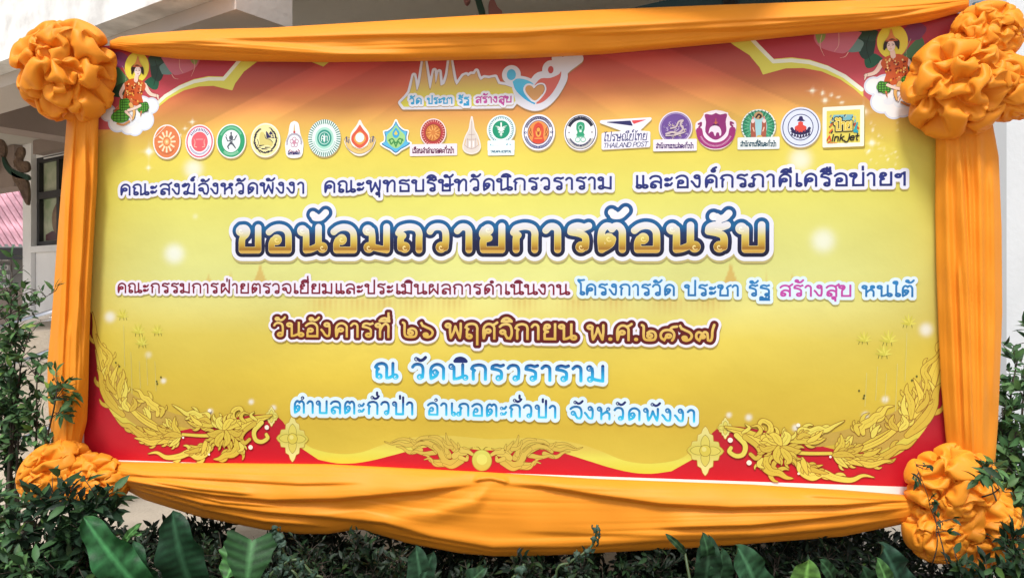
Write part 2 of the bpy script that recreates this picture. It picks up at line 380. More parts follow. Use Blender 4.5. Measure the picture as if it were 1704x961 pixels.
# sheet: gradient ground, light rays, soft lights, sparkles (all part of the print)
uL = P(140, 740)[0]; uR = 2*AX-uL; vB = P(500, 775)[1]; vT = P(185, 76)[1]
NX, NY = 520, 260
LU[:] = [uL-.022, uR+.022, vT]
U, Vv = np.meshgrid(np.linspace(uL, uR, NX), np.linspace(vB, vT, NY))
def to_px(u, v):
    X = BO.x+BU.x*u+BV.x*v; Y = BO.y+BU.y*u+BV.y*v; Z = BO.z+BU.z*u+BV.z*v
    return PW/2+FPX*X/Y, PH/2-FPX*(Z-CAMZ)/Y
X_, Y_ = to_px(U, Vv)
MX = np.abs(U-AX)/(uR-AX)                          # 0 on the axis, 1 at the side edges
YC = PH/2-FPX*(Vv)/BD                              # height in middle-of-banner pixels
stops = [(40, 'a83a3e'), (100, 'b4484a'), (140, 'ca6246'), (175, 'd88e50'), (210, 'dcb056'), (260, 'dece58'), (330, 'dcd86a'), (400, 'd8d87c'), (460, 'd5d786'), (515, 'dad47e'), (570, 'd9c656'), (640, 'd6bc42'), (710, 'ccae3a'), (760, 'd2ba44'), (800, 'd2ba44')]
G = np.stack([np.interp(YC+8*np.sin(MX*3), [k for k, _ in stops], [A(c)[i] for _, c in stops]) for i in range(3)], -1)
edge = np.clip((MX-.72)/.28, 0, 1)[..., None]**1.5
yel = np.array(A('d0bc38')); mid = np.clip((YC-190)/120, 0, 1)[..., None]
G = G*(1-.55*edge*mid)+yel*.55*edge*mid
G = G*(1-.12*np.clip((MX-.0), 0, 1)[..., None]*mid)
top = np.clip((250-YC)/140, 0, 1)
for k, (m0, sl_, wd_, gain) in enumerate([(.36, .0052, .075, .16), (.55, .0052, .10, -.20), (.72, .0052, .05, .18), (.16, .0036, .05, .10)]):
    q = MX-(m0+sl_*(YC-110)*.55)
    band = np.clip((q+wd_)/.006, 0, 1)*np.clip((wd_-q)/.05, 0, 1)
    G *= (1+gain*band*np.clip((330-YC)/120, 0, 1)*np.clip(1.5*top+.35, 0, 1))[..., None]
# diagonal soft sheen lower down
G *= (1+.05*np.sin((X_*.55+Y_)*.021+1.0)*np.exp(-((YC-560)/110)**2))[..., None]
def glow(px, py, r, a=.8, hard=1.0, col='e6ecf2'):
    global G
    d = np.hypot(X_-px, Y_-py)/r; m = (a*.85*np.exp(-np.clip(d, 0, 3)**3*.8))[..., None]; G = G*(1-m)+np.array(A(col))*m
for g in [(290, 422, 15), (1370, 400, 18, .7), (322, 281, 14, .75), (1332, 266, 17, .7), (183, 527, 8), (1541, 548, 10), (272, 633, 4), (325, 360, 4, .3), (418, 668, 4), (350, 684, 4), (455, 678, 4), (1213, 690, 4), (1324, 711, 5), (1246, 694, 5), (1473, 664, 5), (1440, 690, 5), (247, 590, 5, .4)]: glow(*g)
def spark(px, py, r, a=.85, col='fff6d8'):
    global G
    dx, dy = np.abs(X_-px)/r, np.abs(Y_-py)/r
    m = np.clip(a*(np.exp(-dx*9-dy*2.6)+np.exp(-dx*2.6-dy*9)+.9*np.exp(-(dx**2+dy**2)*14)), 0, 1)[..., None]; m[m < .03] = 0
    G = G*(1-m)+np.array(A(col))*m
for g in [(248, 252, 17, .9, 'f2f6e0'), (320, 203, 8), (308, 214, 6), (300, 226, 5), (1352, 151, 10), (1369, 155, 8), (1383, 158, 7), (1373, 167, 11), (1395, 162, 6), (1401, 171, 7), (1437, 186, 18, .8), (1451, 238, 14), (1452, 216, 6), (1463, 225, 5), (1470, 246, 5), (247, 279, 10, .6)]: spark(*g)
for k in range(26):
    rr_ = random.Random(k); spark(1435+rr_.random()*60, 195+rr_.random()*70+k*.5, 4, .6)
# temple skyline, faint
for cx, hw, y0, y1, a in [(433, 11, 432, 468, .55), (1216, 13, 430, 472, .6), (347, 7, 455, 470, .4), (1276, 3, 440, 490, .5), (1319, 5, 450, 470, .4), (384, 2, 440, 462, .35)]:
    t = np.clip((Y_-y0)/(y1-y0), 0, 1); m = (np.clip((hw*t**1.6-np.abs(X_-cx))/1.5+.5, 0, 1)*(Y_ > y0)*np.clip((y1+24-Y_)/24, 0, 1)*a)[..., None]
    G = G*(1-m)+np.array(A('c48e3c'))*m
for cx, hw in [(540, 26), (600, 30), (690, 30), (752, 26), (870, 26), (960, 30), (1025, 26), (1110, 34), (640, 14), (1180, 26)]:
    m = (np.exp(-((X_-cx)/hw)**2)*np.clip((Y_-492)/8, 0, 1)*np.clip((528-Y_)/26, 0, 1)*.35*(1+.5*np.sin(X_*.7)))[..., None]; G = G*(1-m)+np.array(A('c48e3c'))*m
# stretched-vinyl mottling and water streaks
rs = np.random.RandomState(4); lo = rs.rand(9, 17); yy = np.linspace(0, 8, NY); xx = np.linspace(0, 16, NX)
def bil(t): 
    j = np.minimum(yy.astype(int), t.shape[0]-2); i = np.minimum(xx.astype(int), t.shape[1]-2); a = (yy-j)[:, None]; b = (xx-i)[None]
    return (t[j][:, i]*(1-a)*(1-b)+t[j+1][:, i]*a*(1-b)+t[j][:, i+1]*(1-a)*b+t[j+1][:, i+1]*a*b)
G *= (1+.05*(bil(lo)-.5))[..., None]
G = np.clip(G, 0, .82)
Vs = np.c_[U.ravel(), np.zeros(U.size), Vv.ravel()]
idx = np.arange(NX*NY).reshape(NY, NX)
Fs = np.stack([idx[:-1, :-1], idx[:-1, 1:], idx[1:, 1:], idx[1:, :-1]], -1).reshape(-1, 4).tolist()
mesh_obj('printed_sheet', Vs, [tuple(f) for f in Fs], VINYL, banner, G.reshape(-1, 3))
mg = Ink(.0003)                                    # unprinted white margin and the back of the sheet
mg.poly([(uL-.022, vB-.042), (uR+.022, vB-.042), (uR+.022, vB+.002), (uL-.022, vB+.002)], 'f0eef0').poly([(uL-.022, vB-.02), (uL+.001, vB-.02), (uL+.001, vT), (uL-.022, vT)], 'f0eef0')
mg.build('white_margin')
# ------- red field along the bottom, gold swoosh above it
LU[:] = [uL, uR, vT, vB+.004]
rd = Ink(.0005)
redL = PP([(120, 500), (152, 520), (157, 560), (162, 600), (170, 640), (182, 668), (204, 696), (240, 716), (300, 716), (360, 700), (420, 690), (452, 690), (470, 700), (500, 744)])
mid1 = PP([(530, 764), (560, 770), (590, 770), (625, 764), (660, 755), (720, 742), (800, 748)])
up = crom(redL, 3)+crom(mid1, 3)
full = up+mir(up)[::-1]
bot = [(uR+.001, vB), (uL-.001, vB)]
gold = crom(PP([(498, 728), (520, 745), (560, 754), (600, 752), (640, 738), (680, 728), (740, 724), (812, 730)]), 4); gold += mir(gold)[::-1]
rd.poly(gold+[(2*AX-P(500, 790)[0], vB+.01), (P(500, 790)[0], vB+.01)], grad([(0, 'd2cc3e'), (.6, 'd8d458'), (1, 'd2bc50')], P(600, 772)[1], P(600, 735)[1]))
rd.poly(full+bot, grad([(0, 'c41426'), (.2, 'ba1828'), (.45, '9c1a2a'), (1, '701824')], vB, P(150, 540)[1]))
rd.build('red_border')
# ------- upper corners: crimson field, gold arch band
for side in (0, 1):
    q = (lambda p: PP(p)) if side == 0 else (lambda p: mir(PP(p)))
    q0 = q; q = q0 if side == 0 else (lambda p: mir(PP(p), P(809, 130)[0]))
    k = Ink(.0005)
    k.poly(q([(100, 40), (420, 40), (393, 103), (372, 130), (347, 129), (322, 134), (298, 145), (275, 160), (240, 200), (200, 216), (120, 216)]), grad([(0, 'cc646c'), (.5, 'b83e4a'), (1, '9c2c38')], P(300, 215)[1], P(300, 60)[1]))
    band = q([(250, 192), (263, 178.6), (281, 164), (306, 150.6), (331, 144), (355, 143), (386.6, 150.6), (391.5, 139), (406, 119.4), (427.7, 103), (470, 60), (430, 60), (393, 103), (372, 127.6), (347, 127), (322.5, 132), (298, 142.4), (275, 157), (250, 182)])
    k.poly(band, 'dcd65a')
    k.stroke(q([(252, 181), (275, 160), (298, 146), (322.5, 136), (347, 131.5), (372, 131.5), (393, 107), (415, 80)]), .008, 'e8ecd8')
    k.poly(q([(540, 60), (548, 103), (538, 111), (510, 100), (480, 60)]), 'd2c85a') if side == 0 else None
    k.build('gold_arch')
    q = q0
    # leaves behind the seated figure
    lv = Ink(.0009)
    for pts, c in [([(196, 150), (186, 128), (192, 108), (212, 130), (222, 150)], '4a7a50'), ([(240, 136), (252, 128), (264, 134), (262, 148), (252, 148)], '1e5a40'), ([(252, 128), (250, 106), (262, 96), (274, 110), (270, 130), (262, 136)], '223c30'), ([(246, 96), (262, 88), (290, 92), (288, 100), (268, 106), (252, 110)], '2c4a3c'), ([(186, 160), (190, 146), (208, 138), (212, 154), (202, 162)], '2c5038'), ([(192, 112), (184, 96), (198, 86), (214, 96), (214, 112)], '7a3a62'), ([(270, 124), (266, 110), (284, 102), (292, 116), (284, 124)], '6a8a84'), ([(268, 96), (290, 88), (330, 92), (326, 112), (300, 124), (286, 122)], 'c46a7a'), ([(316, 90), (330, 92), (326, 108), (318, 102)], '8aa05a')]:
        lv.poly(crom(q(pts+pts[:1]), 5), c)
    for pts in ([(299, 92), (299, 112), (305, 122)], [(322, 96), (324, 112), (318, 128)], [(286, 124), (290, 130), (298, 132)]): lv.stroke(crom(q(pts), 5), .0018, 'd8a89a', r1=.0008)
    lv.stroke(crom(q([(258, 100), (262, 118), (256, 142)]), 4), .0012, '0e2018'); lv.stroke(crom(q([(204, 110), (210, 128), (206, 150)]), 4), .0010, 'b8c8a0')
    lv.build('leaf_motif')
    # cloud
    cl = Ink(.0020)
    sd = Sdf(*(min(a, b) for a, b in zip(q([(160, 240)])[0], q([(280, 150)])[0])), *(max(a, b) for a, b in zip(q([(160, 240)])[0], q([(280, 150)])[0])), .0025)
    for x, y, r in [(180, 188, 12), (196, 203, 15), (214, 208, 14), (236, 180, 18), (252, 176, 11), (240, 200, 15), (225, 212, 12), (206, 190, 15), (222, 176, 12)]: sd.disc(q([(x, y)])[0], r*PXM*1.05, .05)
    cl.add(sd, .008, 'd4dcea'); cl.add(sd, 0, 'f0f2fa')
    for x, y, r in [(216, 203, 11), (242, 186, 9), (232, 200, 8)]: cl.oval(q([(x, y)])[0], r*PXM, r*PXM*.7, 'e2e9f5')
    cl.build('cloud_motif')
    # seated figure of a heavenly being on the cloud
    fg = Ink(.0035, .00010)
    hc = q([(229, 118)])[0]
    fg.oval(q([(228, 112)])[0], 23*PXM, 27*PXM, 'e6da4a')
    skin, ln_, red = 'f0d2c0', '4a2a20', 'c85a2a'
    fg.stroke(crom(q([(241, 142), (250, 156), (263, 160)]), 5), .0105, skin, r1=.006, rim=.0012, rimcol=ln_); fg.stroke(q([(262, 159), (264, 166)]), .005, skin, r1=.002, rim=.001, rimcol=ln_)
    fg.stroke(crom(q([(208, 142), (201, 156), (206, 166)]), 5), .010, skin, r1=.006, rim=.0012, rimcol=ln_)
    fg.poly(crom(q([(207, 138), (220, 131), (236, 134), (243, 144), (236, 158), (238, 172), (222, 176), (205, 166), (208, 152), (207, 138)]), 4), red)
    for k_ in range(64):
        r_ = random.Random(k_+40); c_ = q([(209+r_.random()*28, 137+r_.random()*34)])[0]; fg.oval(c_, .0024+.002*r_.random(), .0034+.002*r_.random(), ['e8b04a', '8a2a18', 'f0d890', '6a1c12'][k_ % 4], n=7)
    fg.poly(crom(q([(197, 176), (212, 164), (222, 170), (214, 186), (202, 192), (190, 186), (197, 176)]), 4), 'c87048')
    for pts in ([(200, 182), (188, 190), (186, 198), (196, 204), (208, 203), (216, 193), (210, 182), (200, 182)], [(200, 166), (214, 165), (217, 176), (212, 186), (200, 182), (200, 166)], [(232, 174), (244, 170), (248, 180), (238, 188), (230, 184), (232, 174)]):
        pp = crom(q(pts), 4); fg.poly(pp, '2a4a20', grow=.0012); fg.poly(pp, '5aa83a')
        lo_, hi_ = np.array(pp).min(0), np.array(pp).max(0)
        for a_ in np.arange(.12, 1, .2):
            for p_ in ([(lo_[0]+(hi_[0]-lo_[0])*a_, lo_[1]+.12*(hi_[1]-lo_[1])), (lo_[0]+(hi_[0]-lo_[0])*a_, hi_[1]-.12*(hi_[1]-lo_[1]))], [(lo_[0]+.12*(hi_[0]-lo_[0]), lo_[1]+(hi_[1]-lo_[1])*a_), (hi_[0]-.12*(hi_[0]-lo_[0]), lo_[1]+(hi_[1]-lo_[1])*a_)]): fg.stroke(p_, .0016, '1c4a1c')
    fg.stroke(crom(q([(218, 174), (224, 186), (222, 198)]), 4), .009, 'e0b068', r1=.004, rim=.001, rimcol=ln_); fg.stroke(crom(q([(214, 184), (226, 180), (234, 176)]), 4), .006, skin, rim=.001, rimcol=ln_); fg.stroke(crom(q([(210, 186), (218, 194), (220, 200)]), 4), .006, skin, r1=.003, rim=.001, rimcol=ln_)
    fg.stroke(crom(q([(196, 206), (206, 208), (216, 202)]), 4), .0045, 'd0905a'); fg.stroke(q([(236, 186), (234, 194)]), .004, 'c87048', r1=.001)
    fg.stroke(q([(228, 128), (227, 134)]), .010, skin)
    fg.poly(crom(q([(220, 124), (220, 112), (229, 107), (238, 112), (239, 124), (234, 118), (224, 118), (220, 124)]), 4), '2a1c1a', grow=.002)
    fg.oval(q([(230, 119)])[0], 6.2*PXM, 8.2*PXM, 'f2dcd4')
    for dx in (-2.6, 2.8): fg.stroke(q([(230+dx-1.2, 117.5), (230+dx+1.2, 117.8)]), .0014, '1c1414'); fg.stroke(q([(230+dx-1.6, 115.3), (230+dx+1.6, 115.4)]), .0008, '3a2420')
    fg.stroke(q([(230.3, 118), (230.8, 121)]), .0007, 'c09080'); fg.stroke(q([(229, 123.4), (232, 123.4)]), .0012, 'b83a3a')
    fg.poly(crom(q([(221, 112), (229, 108), (238, 112), (233, 103), (230, 93), (227, 103), (221, 112)]), 4), 'd88a4a'); fg.stroke(q([(222, 111), (237, 111)]), .003, 'b8603a')
    fg.build('figure_motif')
# ------- scrolling flame foliage in the lower corners
def lam(t): return .35+.65*math.sin(math.pi*min(1, t*1.05+.02))
FL = [  # (points, start radius px, end radius px, petal?)
 ([(198, 660), (180, 630), (172, 600), (165, 578), (158, 556), (157, 540), (154, 519)], 9, .8), ([(185, 640), (178, 612), (184, 596), (180, 586), (168, 574), (160, 555)], 6, 1.2), ([(168, 632), (172, 618), (178, 608)], 3.5, .8),
 ([(205, 690), (184, 668), (172, 646), (168, 624), (162, 612)], 10, 1.2), ([(196, 662), (186, 640), (190, 622), (197, 606)], 7, 1), ([(200, 664), (200, 642), (206, 626), (205, 614)], 6.5, 1), ([(204, 666), (210, 648), (208, 630)], 5, .8), ([(192, 654), (180, 638), (180, 622)], 5, .8),
 ([(284, 720), (262, 712), (240, 700), (222, 684), (206, 664)], 5.5, 4), ([(262, 706), (240, 692), (224, 680)], 2.4, 2),
 ([(214, 682), (206, 672), (212, 660)], 6, 2), ([(218, 682), (226, 672), (222, 660)], 5.5, 2),
 ([(262, 690), (264, 680), (252, 672), (246, 664), (238, 660), (232, 650), (222, 647)], 8, 1), ([(268, 692), (272, 680), (264, 676)], 4.5, 1.6), ([(250, 694), (246, 684), (240, 676)], 5, 1),
 ([(290, 728), (262, 726), (244, 728), (228, 718), (216, 708), (204, 706), (192, 694)], 8.5, 1), ([(270, 732), (252, 736), (236, 730), (224, 728)], 5.5, 1), ([(262, 722), (248, 718), (238, 710)], 4.5, 1),
 ([(296, 716), (282, 706), (276, 694)], 6, 1.5), ([(296, 722), (272, 716), (262, 708)], 6.5, 1.5), ([(298, 726), (278, 732), (262, 738)], 6.5, 1.5), ([(300, 722), (290, 708), (292, 692)], 6, 1.5), ([(300, 726), (290, 736), (282, 742)], 5.5, 1.5), ([(302, 724), (284, 722), (272, 726)], 6, 1.5),
 ([(372, 722), (340, 724), (305, 722)], 3.6, 2.6),
 ([(364, 706), (344, 704), (326, 706), (312, 700)], 7.5, 1), ([(346, 700), (346, 690), (334, 692), (322, 686), (312, 688), (300, 680), (287, 672)], 7, .9), ([(350, 702), (342, 696), (330, 698)], 4.5, 1), ([(336, 706), (324, 698), (316, 688)], 4.5, 1),
 ([(366, 730), (346, 742), (330, 744), (316, 740)], 6, 1), ([(350, 740), (344, 752), (330, 758), (316, 752), (300, 758), (278, 760), (262, 752), (247, 754)], 8, 1), ([(342, 744), (322, 750), (308, 752)], 4.5, 1), ([(344, 732), (340, 746), (336, 756)], 5, 1),
 ([(390, 730), (396, 744), (388, 754), (376, 756), (366, 762), (356, 763)], 8.5, 1), ([(400, 736), (404, 746), (396, 750)], 4.5, 1.4), ([(380, 736), (384, 746), (378, 750)], 4, 1.2),
 ([(448, 692), (424, 702), (396, 712)], 3.0, 5), ([(452, 690), (426, 694), (402, 702)], 2, 4),
 ([(436, 702), (424, 716), (426, 730), (436, 734), (446, 728), (444, 722)], 5, 3.2), ([(424, 704), (408, 716), (402, 728), (408, 736), (416, 730)], 5, 3), ([(398, 704), (388, 694), (390, 682), (400, 678), (404, 685), (399, 690)], 6, 2.6), ([(410, 702), (402, 694), (406, 686), (416, 688)], 3.6, 1.5), ([(428, 698), (418, 690), (424, 684)], 3, 1.2),
 ([(382, 716), (396, 722), (404, 716)], 6, 2), ([(378, 712), (392, 706), (400, 708)], 6, 2), ([(376, 716), (380, 732), (374, 742)], 7, 2), ([(372, 714), (364, 700), (370, 692)], 7, 2), ([(372, 718), (356, 722), (346, 720)], 8, 2), ([(374, 712), (382, 700), (390, 698)], 7, 2), ([(372, 720), (362, 734), (366, 742)], 7, 2)]
for side in (0, 1):
    q = (lambda p: PP(p)) if side == 0 else (lambda p: mir(PP(p)))
    # tinted ground under the scroll
    k = Ink(.0014, .00007)
    k.poly(crom(q([(158, 580), (186, 606), (214, 650), (262, 676), (300, 690), (350, 700), (330, 714), (280, 706), (236, 716), (204, 694), (180, 664), (164, 620), (158, 580)]), 4), 'b89a44')
    k.poly(crom(q([(160, 560), (166, 610), (180, 655), (204, 690), (246, 722), (226, 724), (196, 700), (174, 664), (163, 620), (160, 560)]), 4), 'cfc24c')
    for n_, (pts, r0, r1) in enumerate(FL):
        pp = crom(q(pts), 5); c0 = np.array(A(['d8c24c', 'cfb844', 'd9cb58', 'c8ae40'][n_ % 4])); c1 = np.array(A('e4d468'))
        flame = r1 < 2.4
        rf = (lambda t, a=r0*PXM*1.05: a*min(1, (t+.10)/.38)**.8*(1-t)**.72+.0006) if flame else (lambda t, a=r0*PXM*.8, b=r1*PXM*.9: a+(b-a)*t)
        if flame and r0 >= 4.5:
            for tt, sg in ((.22, 1), (.40, -1), (.58, 1)):
                i_ = int(tt*(len(pp)-1)); p_ = np.array(pp[i_]); d_ = np.array(pp[min(i_+2, len(pp)-1)])-np.array(pp[max(0, i_-2)]); d_ = d_/(np.linalg.norm(d_)+1e-9); n_2 = np.array([-d_[1], d_[0]])*sg
                L_ = r0*PXM*2.6*(1-tt*.5); hk = crom([p_, p_+n_2*L_*.42+d_*L_*.28, p_+n_2*L_*.60+d_*L_*.66, p_+n_2*L_*.52+d_*L_*1.05], 4)
                k.stroke(hk, (lambda t, a=r0*PXM*.5: a*(1-t)**.7+.0005), tuple(c0*.96), rim=.0019, rimcol='85561a')
        k.stroke(pp, rf, tuple(c0), rim=.0021, rimcol='85561a')
        if r0 > 5: k.stroke([pp[int(len(pp)*f)] for f in (.12, .25, .38, .5, .62)], .0009, 'a07a2a')
    for x, y, r in [(350, 682, 3), (445, 710, 4), (418, 743, 4), (306, 727, 2), (349, 755, 2)]: k.oval(q([(x, y)])[0], r*PXM, r*PXM, 'ece4d2')
    k.build('scroll_ornament')
    for x, y, sc in [(452, 692, .44), (487, 729, 1.0)]:
        f = Ink(.0068, .0001); c = q([(x, y)])[0]
        if side and sc == 1: c = (c[0]+.018, c[1])
        ol = []
        for n_ in range(48):
            a = n_/48*6.2832; rr = (.066+.010*math.cos(4*a)*(1 if abs(math.sin(a)) > .7 or abs(math.cos(a)) > .7 else .6)+.006*math.cos(12*a)+.010*math.exp(-((a-1.5708)/.22)**2)+.012*math.exp(-((a-4.7124)/.22)**2))*sc
            ol.append((c[0]+rr*.92*math.cos(a), c[1]+rr*1.12*math.sin(a)))
        f.poly(ol, 'b08c30', grow=.0022); f.poly(ol, grad([(0, 'e4dc8c'), (.5, 'c6bc48'), (1, 'd8d080')], c[1]-.07*sc, c[1]+.07*sc))
        for a in (0, 1.5708, 3.1416, 4.7124):
            pts = [(c[0]+math.cos(a)*t*.062*sc, c[1]+math.sin(a)*t*.066*sc) for t in np.linspace(.2, 1, 9)]
            f.stroke(pts, lambda t: .017*sc*math.sin(math.pi*(.25+.75*t))+.0004, 'd2c65c', rim=.0016*max(sc, .7), rimcol='6e5c14')
        f.oval(c, .0240*sc, .0250*sc, '6e5c14'); f.oval(c, .0222*sc, .0232*sc, 'cfc04e'); f.oval((c[0]-.005*sc, c[1]+.006*sc), .010*sc, .010*sc, 'dad27a')
        f.build('flower_ornament')
    # crocus-like lotus sprays
    s_ = Ink(.0012, .0001)
    for cx, cy, r in [(204, 521, 12), (230, 546, 14), (262, 547, 12), (236, 566, 13)]:
        for a in np.linspace(.1, 3.04, 7):
            c0 = q([(cx, cy+r*.5)])[0]; s_.stroke([c0, (c0[0]+math.cos(a)*r*PXM*1.0, c0[1]+math.sin(a)*r*PXM*1.3)], .0065, 'd4cc58' if int(a*10) % 2 else 'c4bc46', r1=.001)
        for dx in (-4, 2, 6): s_.stroke(q([(cx+dx, cy+r*.6), (cx+dx*1.2, cy+r*.95)]), .0012, '5c6420')
    for x0, y0, y1 in [(206, 540, 610), (218, 585, 655), (244, 590, 640), (258, 600, 650), (232, 600, 645)]: s_.stroke(q([(x0, y0), (x0+2, y1)]), .0012, 'c8c278')
    for x, y in [(193, 603), (199, 609), (261, 634), (268, 627), (262, 638)]: s_.oval(q([(x, y)])[0], 1.6*PXM, 2*PXM, '5c5a24', n=10)
    s_.build('lotus_motif')
# ------- pair of serpents and a pearl, bottom centre
for side in (0, 1):
    q = (lambda p: PP(p)) if side == 0 else (lambda p: mir(PP(p), P(802, 755)[0]))
    n = Ink(.0030, .00008); ln_ = '7a5a14'
    def fl(pts, a, b, c='ccb24c', rim=.0013): n.stroke(crom(q(pts), 5), (lambda t: (a+(b-a)*t)*PXM*.8), c, rim=rim, rimcol=ln_)
    fl([(690, 738), (676, 740), (664, 736), (652, 738), (640, 734)], 4.5, .6); fl([(700, 748), (682, 752), (670, 744), (660, 742)], 5, 1); fl([(706, 736), (690, 734), (676, 730), (664, 730), (650, 736)], 4.5, .8)
    fl([(724, 744), (704, 736), (690, 738), (682, 728)], 6, .8); fl([(724, 752), (706, 754), (690, 750), (684, 754)], 5, .8); fl([(736, 768), (718, 766), (712, 758), (704, 756)], 5, .8); fl([(740, 772), (724, 772), (716, 762), (706, 764)], 5, .7); fl([(752, 770), (734, 772), (722, 768)], 7, 1)
    fl([(742, 758), (728, 744), (712, 736), (698, 738), (688, 744)], 7, 3); fl([(748, 758), (738, 740), (722, 728), (702, 728), (694, 732)], 5.5, 2.5); fl([(744, 752), (740, 736), (728, 726), (714, 726)], 4.5, 1.5)
    fl([(764, 764), (750, 770), (738, 764), (732, 750), (724, 742)], 8, 5); fl([(768, 766), (752, 776), (738, 772)], 6, 2)
    fl([(756, 746), (748, 738), (744, 730), (742, 720)], 6.5, .6); fl([(752, 744), (744, 742), (738, 736), (737, 728)], 4, .7); fl([(762, 746), (754, 736), (750, 730)], 4, .7); fl([(764, 744), (762, 736)], 3, .8)
    fl([(772, 750), (764, 752), (756, 758)], 9, 6, 'd2ba54'); fl([(768, 748), (778, 750), (786, 755)], 6, 3, 'd2ba54'); fl([(766, 760), (776, 764), (778, 758)], 4.5, 2.5, 'd2ba54'); fl([(772, 744), (780, 746), (786, 744)], 2, .6)
    n.oval(q([(764.5, 746)])[0], 1.4*PXM, 1.2*PXM, ln_, n=10)
    for pts in ([(690, 742), (706, 740), (722, 750), (734, 764)], [(700, 733), (718, 734), (734, 748)], [(770, 757), (780, 758)], [(758, 752), (766, 748)]): n.stroke(crom(q(pts), 4), .0009, ln_)
    n.build('serpent_motif')
pe = Ink(.0060, .0001); c = (AX-.028, P(802, 765)[1])
c = P(802, 765)
pe.oval(c, 17*PXM, 18*PXM, 'a89a3a'); pe.oval(c, 16*PXM, 17*PXM, grad([(0, 'c8b84c'), (1, 'd0d060')], c[1]-.04, c[1]+.04)); pe.oval((c[0], c[1]+.004), 9*PXM, 9*PXM, 'd8d86a')
for sx in (-1, 1): pe.stroke(crom([(c[0]+sx*.006, c[1]+.046), (c[0]+sx*.018, c[1]+.058), (c[0]+sx*.036, c[1]+.056)], 4), .0016, '8a6a1c', r1=.0005)
pe.build('pearl_motif')
# ---------------------------------------------------------------- lettering
def lettering(segs, hpx, rad, fill, rims, name='lettering', label=None, curl=False, track=.05, h=.0019, w0=.010, drop=None, slant=0):
    """segs: (text, left px, right px on the baseline, [height]); rims: (offset in letter heights, colour) from the outside in"""
    k = Ink(w0, .0003); work = []
    for sg in segs:
        hh = sg[3] if len(sg) > 3 else hpx
        st, H = text_strokes(sg[0], sg[1], sg[2], hh, rad, curl, track, slant)
        mx = max([r for r, _ in rims], default=.05)*H+.012
        sd = strokes_sdf(st, h, mx); draw(sd, st, mx, curl); work.append((sg, sd, st, H))
    if drop:
        for sg, sd, st, H in work:
            y0 = sd.y0; sd.y0 -= .10*H; sd.x0 += .01*H; k.add(sd, (rims[0][0]+.005)*H, drop); sd.y0 = y0; sd.x0 -= .01*H; k.w -= .0003
        k.w += .0003
    for i, (off, c) in enumerate(rims):
        for sg, sd, st, H in work:
            v = P(*sg[1])[1]; k.add(sd, off*H, c if isinstance(c, str) else grad(c, v-.05*H, v+H*1.1)); k.w -= .0003
        k.w += .0003
    for sg, sd, st, H in work:
        if curl: curl_cut(sd, st, H)
        v = P(*sg[1])[1]; f = fill if len(sg) < 5 else sg[4]
        k.add(sd, 0, f if isinstance(f, str) else grad(f, v, v+H*1.1)); k.w -= .0003
    return k.build(name, label)
WHT = 'dcdfee'
NAVY = [(0, '162060'), (.6, '202e7e'), (1, '1a266c')]
lettering([("คณะสงฆ์จังหวัดพังงา", (200, 325.8), (511.5, 322.6), 20.5), ("คณะพุทธบริษัทวัดนิกรวราราม", (539, 321.6), (1026, 315.4), 22), ("และองค์กรภาคีเครือข่ายฯ", (1056.5, 314.6), (1514.5, 309.2), 23.6)], 22, .100, NAVY, [(.27, WHT)], label='dark blue lettering of the top line', drop='b0a064')
GOLD = [(0, 'b88a2c'), (.06, 'd2ac54'), (.14, '946620'), (.34, 'bc9a38'), (.60, 'cfc068'), (.80, 'd2ceb4'), (1.0, 'd8d8de'), (1.5, 'e0e0e8')]
TRIM = [(0, 'e8d49a'), (.6, 'ecdc8a'), (1, 'f0f0f4')]
NV2 = [(0, '0c0e2e'), (.45, '101640'), (.75, '10305e'), (.98, '0c5c90'), (1.5, '0e4c84')]
lettering([("ขอน้อมถวายการต้อนรับ", (396, 421.2), (1285, 420.2), 49.5)], 50, .135, GOLD, [(.345, WHT), (.175, NV2), (.012, TRIM)], label='large gold lettering with navy outline', curl=True, track=.13, h=.0017, drop='b3a86c')
MAR = [(0, '680824'), (.5, '800e30'), (1, '6c0c2c')]
lettering([("คณะกรรมการฝ่ายตรวจเยี่ยมและประเมินผลการดำเนินงาน", (195.5, 487.5), (958.5, 491), 18.4)], 18, .098, MAR, [(.27, 'e0dcec')], label='dark red lettering of the middle line', h=.0016, drop='b0a86c')
BLU = [(0, '1c6aa6'), (1, '2478b4')]
lettering([("โครงการวัด", (962, 491.2), (1125, 492.5)), ("ประชา", (1140, 492.6), (1230.5, 493.2)), ("รัฐ", (1246, 493.2), (1281.5, 493.4)), ("สร้างสุข", (1297, 493.4), (1418, 493.8), 20.5, 'b4449c'), ("หนใต้", (1435, 493.8), (1520.5, 494.2))], 20.6, .100, BLU, [(.29, 'cfe2f4')], label='light blue and pink lettering of the middle line', h=.0017, drop='b0a86c')
lettering([("วันอังคารที่", (456, 560), (652, 561.8), 25.5), ("๒๖", (669.5, 562), (721, 562.6), 27), ("พฤศจิกายน", (742, 563.4), (960, 566), 28), ("พ.ศ.๒๕๖๗", (978, 566.2), (1190.5, 568.8), 28)], 27, .086, [(0, 'cfa848'), (1, 'dcc070')], [(.39, 'e2dfec'), (.215, '5a0c10')], label='gold lettering with dark red outline, the date', h=.0018, drop='a8914c')
CY = [(0, '7fdcf2'), (.12, '2cbce4'), (.45, '1ea2d6'), (.8, '1478b4'), (1.0, '1668a4'), (1.08, '122c74'), (1.5, '101c58')]
lettering([("ณ", (624, 630.6), (662.5, 631.2)), ("วัดนิกรวราราม", (686, 631.6), (1011, 636.4))], 29.5, .112, CY, [(.25, 'd6e6f6')], label='cyan lettering naming the temple', curl=True, track=.06, h=.0017, drop='a8903c')
